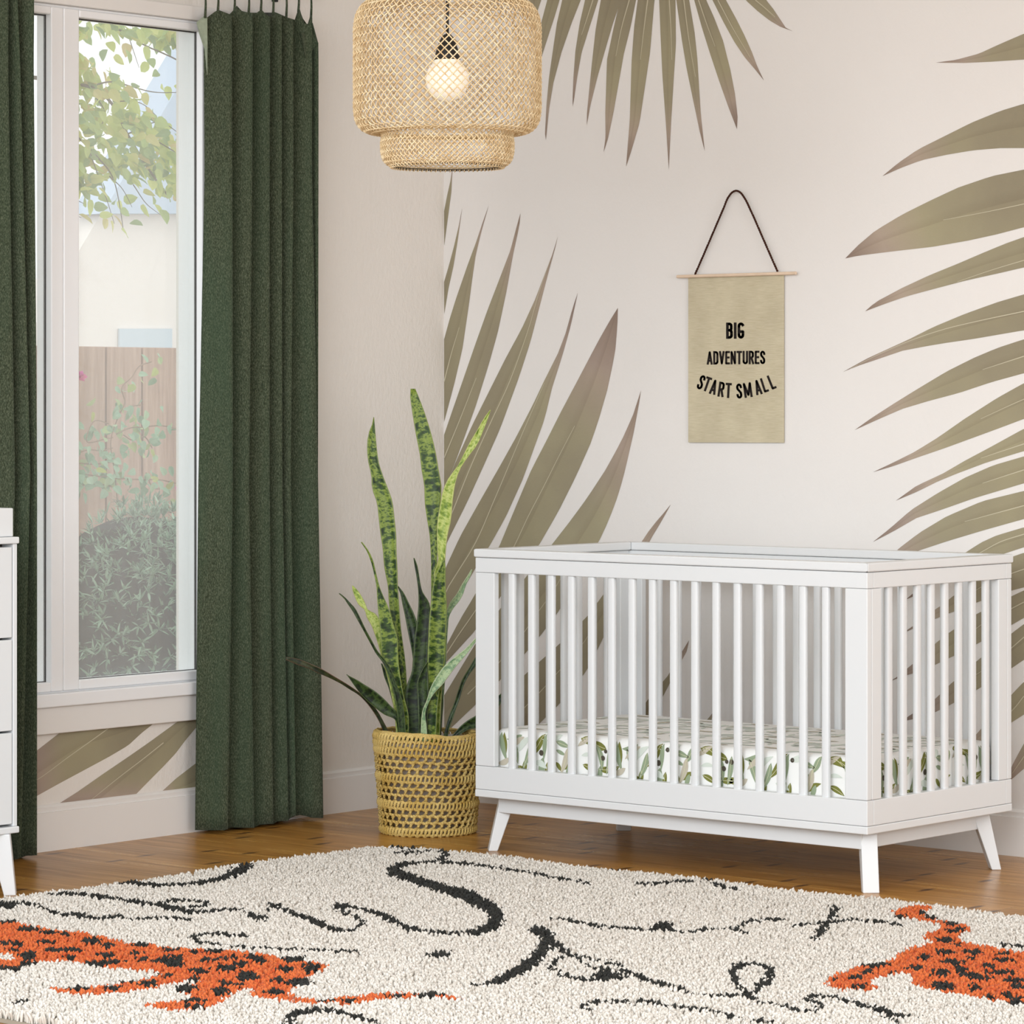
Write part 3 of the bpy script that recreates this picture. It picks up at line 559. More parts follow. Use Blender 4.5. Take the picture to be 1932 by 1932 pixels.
GL = {'B': [[(0,0),(0,1)], [(0,1),(.12,1)]+arc(.13,.86,.15,.14,90,0)+arc(.13,.66,.15,.13,0,-90)+[(0,.53)], [(0,.53),(.13,.53)]+arc(.14,.38,.16,.15,90,0)+arc(.14,.15,.16,.15,0,-90)+[(0,0)]],
      'I': [[(0,0),(0,1)]], 'G': [arc(.15,.82,.15,.18,30,180)+arc(.15,.18,.15,.18,180,360)+[(.3,.42),(.19,.42)]],
      'A': [[(0,0),(.165,1),(.33,0)], [(.06,.25),(.27,.25)]], 'D': [[(0,0),(0,1)], [(0,1),(.12,1)]+arc(.13,.82,.15,.18,90,0)+arc(.13,.18,.15,.18,0,-90)+[(0,0)]],
      'V': [[(0,1),(.155,0),(.31,1)]], 'E': [[(.24,0),(0,0),(0,1),(.24,1)], [(0,.52),(.21,.52)]], 'N': [[(0,0),(0,1),(.3,0),(.3,1)]],
      'T': [[(0,1),(.3,1)], [(.15,1),(.15,0)]], 'U': [[(0,1),(0,.18)]+arc(.15,.16,.15,.16,180,360)+[(.3,1)]],
      'R': [[(0,0),(0,1)], [(0,1),(.12,1)]+arc(.13,.84,.15,.16,90,0)+arc(.13,.65,.15,.15,0,-90)+[(0,.5)], [(.15,.5),(.30,0)]],
      'S': [arc(.14,.80,.14,.20,0,180,9)+[(.02,.66),(.14,.52),(.26,.36)]+arc(.14,.19,.14,.19,15,-180,10)],
      'M': [[(0,0),(0,1),(.23,.12),(.46,1),(.46,0)]], 'L': [[(0,1),(0,0),(.23,0)]]}
WD = {'I': 0, 'A': .33, 'B': .3, 'G': .3, 'D': .28, 'V': .31, 'E': .24, 'M': .46, 'L': .23, 'S': .28, 'T': .3}
M_print = plain('black_print', srgb(34,28,26), .8, .2)
def stroke(pts, t, pos, kdep):
    P = np.array(pts); out = lambda q, k: bp(*pos(q), yw+.0036+k)
    for i in range(len(P)-1):
        d = P[i+1]-P[i]; l = np.linalg.norm(d)
        if l < 1e-6: continue
        d = d/l; n = np.array([-d[1], d[0]])*t/2; e0 = d*(t/2 if i == 0 else 0); e1 = d*(t/2 if i == len(P)-2 else 0)
        mb.add([out(P[i]-n-e0, kdep), out(P[i+1]-n+e1, kdep), out(P[i+1]+n+e1, kdep), out(P[i]+n-e0, kdep)], [(0,1,2,3)])
    for i in range(1, len(P)-1): mb.add([out(P[i]+t/2*np.array([math.cos(a), math.sin(a)]), kdep) for a in np.linspace(0, 2*math.pi, 11)[:-1]], [tuple(range(10))])
def word(txt, x0, x1, yb, yt, t, slope=0):
    H = yb - yt - t*(yb-yt); ws = [WD.get(c, .3) for c in txt]; 
    sc = (yb-yt)*(1-t); tot = sum(ws)*sc + len(txt)*t*(yb-yt); gap = ((x1-x0)-tot)/max(1, len(txt)-1); x = x0
    for c, w_ in zip(txt, ws):
        xx = x + t*(yb-yt)/2
        for k, s_ in enumerate(GL[c]): stroke(s_, t/(1-t), lambda q: (xx + q[0]*sc, yb - t*(yb-yt)/2 - q[1]*sc + slope*(xx-x0)), .00003*k)
        x += w_*sc + t*(yb-yt) + gap
mb = MB(); word('BIG', 371, 499, 1112, 998, .168, -.01)
mb.build('printed_word', M_print, cloth); mb = MB(); word('ADVENTURES', 236, 646, 1293, 1199, .155, -.01)
# curved last line: glyphs stand on a smile-shaped arc (baseline centre, angle in degrees)
mb.build('printed_word', M_print, cloth); mb = MB()
for gi, (c, cx, cy, ang, H) in enumerate([('S',178,1464,-22,104),('T',222,1478,-19,104),('A',272,1500,-14,106),('R',331,1518,-8,106),('T',385,1526,-3,106),('S',466,1530,3,106),('M',530,1522,8,106),('A',606,1502,13,106),('L',656,1484,18,104),('L',710,1462,22,104)]):
    if gi == 5: mb.build('printed_word', M_print, cloth); mb = MB()
    t = .15; sc = H*(1-t); w_ = WD.get(c, .3); ca, sa = math.cos(math.radians(ang)), math.sin(math.radians(ang))
    for k, s_ in enumerate(GL[c]): stroke(s_, t/(1-t), lambda q: (cx + ((q[0]-w_/2)*ca - (q[1]+t/2)*sa)*sc, cy - ((q[0]-w_/2)*sa + (q[1]+t/2)*ca)*sc), .00003*k)
mb.build('printed_word', M_print, cloth)
# ---------------------------------------------------------------- pendant lamp
LD = 8.8; lc = at_d(844, 0, LD); k_ = LD / F_PX; lz = lambda py: at_d(844, py, LD)[2]
lamp = thing('pendant_lamp', (lc[0], lc[1], lz(315)), 'woven rattan drum pendant lamp hanging in front of the room corner', 'pendant lamp')
prof_px = [(105,314),(113,310),(120,303),(124,290),(125,270),(124,252),(127,247),(136,251),(150,250),(163,243),(172,230),(175.5,212),(176,180),(176,80),(175.5,48),(172,30),(163,14),(150,3),(136,-5),(127,-9),(124,-14),(125,-36),(122,-55),(112,-66),(98,-72)]
pr = spline([(r*k_, lz(y)) for r, y in prof_px], 360)
ds = np.r_[0, np.cumsum(np.linalg.norm(np.diff(pr, axis=0), axis=1))]
NS = 72; dF = np.gradient(ds) / pr[:, 0] * .98; Fp = np.cumsum(dF); Fp -= Fp[0]
tang = np.gradient(pr, axis=0); tang /= np.linalg.norm(tang, axis=1)[:, None]; nrm = np.stack([tang[:, 1], -tang[:, 0]], 1)
def rattan_mat():
    M = Mat('rattan', srgb(214,184,134), .5, .35); n = M.noise(M.coord(), 45, 3)
    M.color(M.ramp(n, [(.3, srgb(204,174,128)), (.55, srgb(228,206,166)), (.75, srgb(240,224,190))])); return M.m
M_rattan = rattan_mat()
mb = MB(); dlt = .0019
for sgn in (1, -1):
    rr = pr + nrm * (sgn * dlt * np.cos(NS * Fp))[:, None]
    for i in range(NS):
        a = 2*math.pi*i/NS + sgn*Fp
        mb.tube(np.stack([lc[0] + rr[:, 0]*np.cos(a), lc[1] + rr[:, 0]*np.sin(a), rr[:, 1]], 1), .0017, 5, caps=False)
mb.build('woven_shade', M_rattan, lamp, smooth=True)
def ringpts(r, z, n=120): a = np.arange(n)*2*math.pi/n; return np.stack([lc[0]+r*np.cos(a), lc[1]+r*np.sin(a), np.full(n, z)], 1)
mb = MB(); mb.tube(ringpts(106*k_, lz(315)), 0.0013, 8, closed=True); mb.tube(ringpts(104.5*k_, lz(312.5)), .0012, 8, closed=True)
mb.build('wire_rim', M_black, lamp, smooth=True)
mb = MB(); a0 = 2*math.pi/NS
for i in range(NS):
    a = a0*(i+.5); rr_ = 106*k_; 
    P = [(lc[0]+(rr_+.0032*math.cos(q))*math.cos(a+s*.004), lc[1]+(rr_+.0032*math.cos(q))*math.sin(a+s*.004), lz(315)+.0034*math.sin(q)) for q, s in zip(np.linspace(0, 2*math.pi, 9)[:-1], range(8))]
    mb.tube(P, .0013, 5, closed=True)
mb.build('rim_binding', M_rattan, lamp, smooth=True)
mb = MB(); mb.tube([(lc[0], lc[1], lz(74)), (lc[0], lc[1], lz(20)), (lc[0], lc[1], 3.0)], 3.0*k_, 10); mb.build('cord', M_black, lamp, smooth=True)
mb = MB(); mb.lathe([(.1*k_, lz(64)), (6*k_, lz(65)), (11*k_, lz(70)), (15*k_, lz(78)), (20*k_, lz(92)), (24*k_, lz(106)), (24.5*k_, lz(112.5)), (22*k_, lz(113)), (.1*k_, lz(113))][::-1], (lc[0], lc[1], 0), 40); mb.build('socket', M_black, lamp, smooth=True)
Mbulb = Mat('opal_bulb', srgb(244,238,226), .35, .4); Mbulb.b.inputs['Emission Color'].default_value = (1, .93, .82, 1); Mbulb.b.inputs['Emission Strength'].default_value = .22
mb = MB(); bc = 150; mb.lathe([(.1*k_, lz(191))] + [(41*k_*math.sin(a), lz(bc + 41*math.cos(a))) for a in np.linspace(.12, 2.45, 22)] + [(24*k_, lz(113.4))], (lc[0], lc[1], 0), 48); mb.build('bulb', Mbulb.m, lamp, smooth=True)

# ---------------------------------------------------------------- crocheted basket with the snake plant
PD = 10.53; pc = at_d(808, 1500, PD); pcx, pcy = pc[0], pc[1]
bas = thing('basket', (pcx, pcy, 0), 'mustard yellow crocheted basket holding the snake plant, on the floor left of the crib', 'basket')
def yarn_mat():
    M = Mat('mustard_yarn', srgb(196,164,78), .9, .15); uv = M.coord('Object'); n = M.noise(uv, 14, 3); f = M.noise(uv, 260, 2, .7)
    M.color(M.mix(1.0, M.ramp(n, [(.3, srgb(198,166,90)), (.7, srgb(222,198,132))]), M.ramp(f, [(.3, (.78,.76,.7,1)), (.7, (1.1,1.08,1.05,1))]), 'MULTIPLY')); M.bump(f, .4, .002); return M.m
M_yarn = yarn_mat()
RZ = lambda z: .142 + .021*z/.3
def cyl(a, z, dr=0.0): r = RZ(z) + dr + .0025*math.sin(3*a+1) ; return (pcx + r*math.cos(a), pcy + r*math.sin(a), z)
view_a = math.atan2(CAM[1]-pcy, CAM[0]-pcx)
def ply(mb, pts, r, twist=.012, n=5):
    P = np.asarray(pts, float); t = np.gradient(P, axis=0); t /= np.maximum(np.linalg.norm(t, axis=1), 1e-9)[:, None]
    rad = P - np.array([pcx, pcy, 0]); rad[:, 2] = 0; rad /= np.linalg.norm(rad, axis=1)[:, None]; s = np.cross(t, rad)
    L = np.r_[0, np.cumsum(np.linalg.norm(np.diff(P, axis=0), axis=1))]
    for ph in (0, math.pi):
        a = L/twist*2*math.pi + ph; mb.tube(P + r*.48*(np.cos(a)[:, None]*rad + np.sin(a)[:, None]*s), r*.6, n)
NCOL = 38; da = 2*math.pi/NCOL
ztop = lambda a: .302 + .007*math.cos(a-view_a+.9) - .006*math.exp(-((a-view_a-.45+math.pi)%(2*math.pi)-math.pi)**2/.1)
fr = np.array([0, .062, .128, .196, .264, .330, .400, .468, .534, .602, .672, .738, .804, .872, .94, 1.0])
kinds = ['band','hole','hole','hole','band','hole','hole','hole','band','hole','hole','hole','band','band','band']
zrow = lambda f, a: .005 + f*(ztop(a)-.005)
mb = MB()
for ri, f in enumerate(fr):
    n = 228; A_ = np.linspace(0, 2*math.pi, n+1)
    ply(mb, [cyl(a, zrow(f, a) + .0026*math.cos(NCOL*a + (ri % 2)*math.pi), .001*math.cos(NCOL*a)) for a in A_], 0.0057 if ri not in (0, len(fr)-1) else .0054, .013)
for ri, kd in enumerate(kinds):
    f0, f1 = fr[ri], fr[ri+1]; sub = 1 if kd == 'hole' else 2
    for c in range(NCOL*sub):
        a = (c + .5*(ri % 2))*da/sub; sl = da*(.30 if kd == 'hole' else .24)*(1 if ri % 2 else .7)
        z0, z1 = zrow(f0, a), zrow(f1, a)
        if kd == 'hole':
            ply(mb, [cyl(a + sl*u, z0 + (z1-z0)*u, 0.0025*math.sin(math.pi*u)) for u in np.linspace(-.08, 1.08, 7)], .0064, .012)
            ply(mb, [cyl(a + sl*.75 + da*.34*(u-.5), z0 + (z1-z0)*(.93+.14*math.sin(math.pi*u)), .003) for u in np.linspace(0, 1, 6)], .0042, .012)
        else:
            ply(mb, [cyl(a + sl*u, z0 + (z1-z0)*u, .002+.003*math.sin(math.pi*u)) for u in np.linspace(-.1, 1.1, 6)], .0056, .011)
mb.build('crochet_wall', M_yarn, bas, smooth=True)
mb = MB()
for q in range(2): ply(mb, [cyl(a, ztop(a)+.003+.003*q, -.001-.004*q) for a in np.linspace(0, 2*math.pi, 240)], .0052, .009)
mb.build('rim', M_yarn, bas, smooth=True)
mb = MB(); mb.lathe([(.001,.004),(RZ(0)-.004,.004),(RZ(0)-.004,.007),(.001,.007)], (pcx,pcy,0), 40); mb.build('bottom', M_yarn, bas)

plant = thing('snake_plant', (pcx, pcy, .008), 'snake plant with long banded green leaves in the crocheted basket by the room corner', 'plant')
mb = MB(); mb.lathe([(.001,.0085),(.104,.0085),(.139,.268),(.146,.272),(.1465,.288),(.141,.288),(.139,.274),(.134,.266)], (pcx,pcy,0), 64)
mb.build('inner_pot', plain('grey_pot', srgb(206,196,188), .55, .3), plant, smooth=True)
mb = MB(); G = [[(pcx + r*math.cos(a), pcy + r*math.sin(a), .262 + random.uniform(0,.006)) for a in np.linspace(0, 2*math.pi, 49)] for r in np.linspace(.002, .134, 12)]
mb.grid(G); mb.build('soil', plain('dark_soil', (.022,.017,.012,1), .95, .1), plant)
def snake_mat(name, dark, mid, light, edge, pale=0):
    M = Mat(name, mid, .4, .3); uv = M.node('ShaderNodeUVMap'); sp = M.node('ShaderNodeSeparateXYZ'); M.link(uv.outputs[0], sp.inputs[0])
    mp = M.node('ShaderNodeMapping'); mp.inputs['Scale'].default_value = (.55, 2.1, 1); M.link(uv.outputs[0], mp.inputs[0])
    wob = M.noise(mp.outputs[0], 2.7, 4, .6); band = M.noise(mp.outputs[0], .9, 2)
    f = M.math('ADD', M.math('MULTIPLY', wob, .62), M.math('MULTIPLY', band, .42))
    col = M.ramp(f, [(.40, dark), (.49, mid), (.56, light), (.63, mid), (.72, dark)])
    e = M.ramp(sp.outputs[0], [(0, (1,1,1,1)), (.07, (0,0,0,1)), (.93, (0,0,0,1)), (1, (1,1,1,1))])
    M.color(M.mix(e, col, edge)); M.bump(wob, .15, .003); return M.m
SM = [snake_mat('leaf_banded', srgb(18,34,15), srgb(50,76,27), srgb(132,150,64), srgb(138,152,80)),
      snake_mat('leaf_dark', srgb(10,20,10), srgb(24,40,18), srgb(58,78,36), srgb(84,98,60)),
      snake_mat('leaf_pale', srgb(88,124,88), srgb(128,158,118), srgb(176,196,150), srgb(196,206,170)),
      snake_mat('leaf_light', srgb(84,112,34), srgb(136,158,64), srgb(184,194,112), srgb(176,180,110)),
      snake_mat('leaf_brown_edge', srgb(22,30,18), srgb(36,44,24), srgb(60,64,36), srgb(112,78,64))]
P1 = crop(520, 720, 420/1932); P2 = crop(520, 1030, 420/1932); J1 = lambda *r: [(P1(r_[:2]), P1(r_[2:])) for r_ in r]; J2 = lambda *r: [(P2(r_[:2]), P2(r_[2:])) for r_ in r]
def plant_leaf(pairs, dep, mats=SM[0], cup=.16, dtip=0.0, wob=0.0):
    n = 44; L = spline([p[0] for p in pairs], n); R = spline([p[1] for p in pairs], n); G = []
    for i in range(n):
        t = i/(n-1); d = PD + dep + dtip*(1-t)**1.3; wpx = np.linalg.norm(R[i]-L[i]); row = []
        for j in range(7):
            u = j/6; p = L[i] + (R[i]-L[i])*u
            row.append(at_d(p[0], p[1], d + (1-(2*u-1)**2)*cup*wpx*k_ + .004*math.sin(9*t+wob)*(u-.5)))
        G.append(row)
    mb = MB(); ln = np.r_[0, np.cumsum(np.linalg.norm(np.diff(L+R, axis=0), axis=1))]*.5*k_*12
    a, b = len(G), 7
    mb.add([p for r in G for p in r], [(i*b+j, i*b+j+1, (i+1)*b+j+1, (i+1)*b+j) for i in range(a-1) for j in range(b-1)], [(j/6, ln[i] + wob*3) for i in range(a) for j in range(b)])
    return mb.build('leaf', mats, plant, smooth=True, solid=.0022)
plant_leaf(J1((851,308,854,308),(842,360,859,362),(808,450,866,450),(795,590,880,600),(806,700,894,700),(832,815,925,800),(838,925,975,930),(880,1050,1005,1010),(895,1180,1030,1180),(908,1300,1045,1320),(930,1450,1048,1480),(945,1620,1055,1600)) + J2((975,350,1060,350),(985,500,1070,500),(1005,640,1085,700),(1040,800,1105,850),(1060,1000,1125,1000),(1080,1250,1140,1250),(1095,1500,1150,1500),(1100,1720,1150,1720)), .03, SM[0], .2, .0, .3)
plant_leaf(J1((1172,62,1212,62),(1168,110,1232,110),(1176,190,1264,190),(1195,320,1310,320),(1222,480,1360,490),(1250,620,1390,620),(1268,770,1415,770),(1290,900,1438,900),(1295,1050,1430,1050),(1312,1180,1420,1180),(1335,1320,1415,1320),(1345,1450,1405,1450),(1350,1600,1400,1600)) + J2((1350,300,1400,300),(1350,500,1400,500),(1330,800,1400,800),(1310,1100,1400,1100),(1290,1400,1380,1400),(1280,1720,1360,1720)), .05, SM[0], .14, .0, 1.1)
plant_leaf(J1((1863,244,1867,247),(1810,315,1845,315),(1750,420,1802,425),(1692,515,1745,555),(1640,615,1680,640),(1578,735,1600,760),(1505,830,1562,870),(1457,930,1546,960),(1427,1080,1532,1080),(1406,1200,1522,1200),(1400,1330,1492,1330),(1405,1470,1476,1470),(1400,1600,1466,1600)) + J2((1395,180,1462,150),(1390,400,1450,400),(1390,1000,1450,1000),(1360,1720,1420,1720)), .0, SM[3], .22, .0, 2.3)
plant_leaf(J2((1456,104,1464,104),(1438,160,1472,155),(1390,250,1474,260),(1362,370,1477,400),(1346,520,1484,500),(1332,650,1482,650),(1326,800,1476,800),(1320,950,1472,950),(1320,1080,1456,1080),(1325,1200,1432,1200),(1312,1330,1412,1330),(1295,1500,1400,1500),(1295,1720,1390,1720)), -.05, SM[0], .2, .0, 3.1)
plant_leaf(J2((742,-32,748,-34),(790,40,802,38),(825,130,842,120),(855,250,872,240),(878,370,905,365),(882,450,950,470),(890,560,988,560),(902,680,1022,680),(912,800,1058,800),(916,900,1062,900),(928,1000,1066,1000),(980,1150,1085,1150),(1022,1300,1112,1300),(1047,1450,1150,1450),(1055,1720,1150,1720)), -.06, SM[0], .16, .0, 4.2)
plant_leaf(J2((664,345,672,345),(668,380,700,372),(690,445,742,430),(722,512,782,510),(772,552,795,548),(792,620,870,592),(832,690,905,650),(862,770,935,710),(888,850,960,800),(915,950,1000,900),(945,1050,1030,1000),(985,1200,1070,1150),(1024,1400,1095,1400),(1055,1720,1125,1720)), -.035, SM[3], .18, .0, .9)
plant_leaf(J2((550,413,556,412),(600,462,612,455),(625,502,643,490),(660,552,692,545),(700,622,722,602),(760,732,777,717),(820,842,838,830),(868,930,887,917),(930,1012,952,992),(980,1122,1012,1092),(1012,1222,1047,1202),(1042,1342,1092,1312),(1058,1480,1117,1450),(1078,1720,1132,1720)), -.09, SM[1], .2, -.03, 1.7)
plant_leaf(J2((1058,350,1066,350),(1085,420,1112,410),(1100,500,1152,490),(1122,600,1204,600),(1140,700,1232,690),(1160,800,1240,790),(1180,900,1235,890),(1195,1000,1240,1000),(1200,1250,1260,1250),(1200,1720,1270,1720)), .01, SM[1], .2, .02, 2.9)
plant_leaf(J2((1198,105,1203,105),(1205,170,1227,165),(1222,260,1243,250),(1238,380,1275,400),(1240,500,1332,495),(1230,620,1342,620),(1215,740,1334,740),(1202,850,1328,850),(1192,980,1322,980),(1180,1100,1312,1100),(1142,1200,1304,1200),(1122,1300,1292,1300),(1132,1450,1282,1450),(1155,1720,1282,1720)), -.025, SM[1], .18, .0, 5.0)
plant_leaf(J2((1700,203,1706,205),(1662,265,1690,262),(1620,330,1656,330),(1570,420,1626,420),(1522,480,1592,480),(1490,545,1548,535),(1478,620,1510,600),(1468,720,1495,720),(1440,1000,1480,1000),(1380,1720,1430,1720)), .06, SM[2], .2, .02, .2)
plant_leaf(J2((1830,700,1832,715),(1735,800,1738,832),(1650,890,1640,960),(1560,960,1570,1040),(1462,1045,1502,1130),(1400,1130,1442,1210),(1350,1220,1382,1272),(1310,1345,1325,1370),(1278,1425,1300,1440),(1262,1560,1310,1560),(1260,1720,1320,1720)), -.08, SM[2], .14, -.02, 1.0)
plant_leaf(J2((1805,880,1812,890),(1735,965,1738,1040),(1680,1058,1684,1112),(1620,1160,1632,1212),(1580,1270,1602,1312),(1548,1370,1562,1422),(1508,1470,1532,1512),(1480,1560,1502,1600),(1450,1680,1490,1700)), .02, SM[1], .2, .03, 3.6)
plant_leaf(J2((2010,1235,2012,1245),(1900,1330,1905,1440),(1735,1475,1738,1580),(1660,1520,1680,1592),(1600,1570,1622,1622),(1560,1615,1590,1645),(1500,1690,1540,1720)), .06, SM[1], .2, .04, 2.2)
plant_leaf(J2((88,963,88,985),(190,980,190,1030),(290,1018,290,1064),(400,1068,370,1104),(500,1128,480,1152),(600,1188,570,1198),(680,1240,640,1244),(760,1300,720,1294),(835,1368,790,1362),(895,1450,850,1442),(945,1540,902,1532),(1000,1650,945,1650),(1030,1730,975,1740)), -.03, SM[4], .1, -.12, 4.4)
plant_leaf(J2((615,1117,620,1117),(700,1160,665,1185),(780,1210,712,1252),(860,1260,782,1332),(932,1320,862,1402),(1000,1390,942,1462),(1042,1432,1040,1512),(1080,1560,1060,1600),(1100,1700,1080,1720)), -.07, SM[1], .15, -.06, 5.5)
plant_leaf(J2((1316,1008,1320,1010),(1280,1062,1318,1045),(1242,1140,1322,1120),(1228,1185,1326,1200),(1232,1300,1330,1300),(1240,1500,1320,1500),(1250,1720,1320,1720)), -.06, SM[1], .2, .0, 1.4)
plant_leaf(J2((916,1020,924,1020),(928,1070,950,1070),(942,1130,1000,1130),(980,1230,1040,1230),(1008,1330,1080,1330),(1030,1420,1100,1420),(1060,1720,1130,1720)), .05, SM[1], .2, .0, 2.0)
plant_leaf(J2((1240,1100,1246,1100),(1230,1200,1420,1220),(1260,1350,1450,1300),(1290,1500,1445,1500),(1320,1720,1430,1720)), .03, SM[1], .15, .0, 3.9)

# ---------------------------------------------------------------- shaggy rug
ZPILE = .026
rc = on_z(738, 1594, ZPILE); rxl, ryb = rc[0] - .012, rc[1] + .0; ryf = on_z(45, 1927, .012)[1]; rxr = 4.0
rug = thing('rug', ((rxl+rxr)/2, (ryb+ryf)/2, 0), 'cream shaggy rug with black squiggles and orange spotted big cats, on the wood floor', 'rug')
mb = MB(); R_ = .12; P = []
for cx, cy, a0 in ((rxr-R_, ryb-R_, 0), (rxl+R_, ryb-R_, 90), (rxl+R_, ryf+R_, 180), (rxr-R_, ryf+R_, 270)):
    P += [(cx+R_*math.cos(math.radians(a0+15*q)), cy+R_*math.sin(math.radians(a0+15*q))) for q in range(7)]
k = len(P); mb.add([(*p, .0005) for p in P] + [(*p, .009) for p in P], [(i, (i+1)%k, k+(i+1)%k, k+i) for i in range(k)] + [tuple(range(k))[::-1], tuple(range(k, 2*k))])
mb.build('backing', plain('rug_backing', srgb(150,142,128), .95, .1), rug)
g_ = crop(0, 1500, 640/1932); h_ = crop(640, 1500, 640/1932); i_ = crop(1400, 1400, 532/1932); q_ = crop(1240, 1640, 400/1932)
def ST(fn, sc, pts): return [(*fn(p[:2]), p[2]*sc) for p in pts]
sg, si, sq = 640/1932, 532/1932, 400/1932
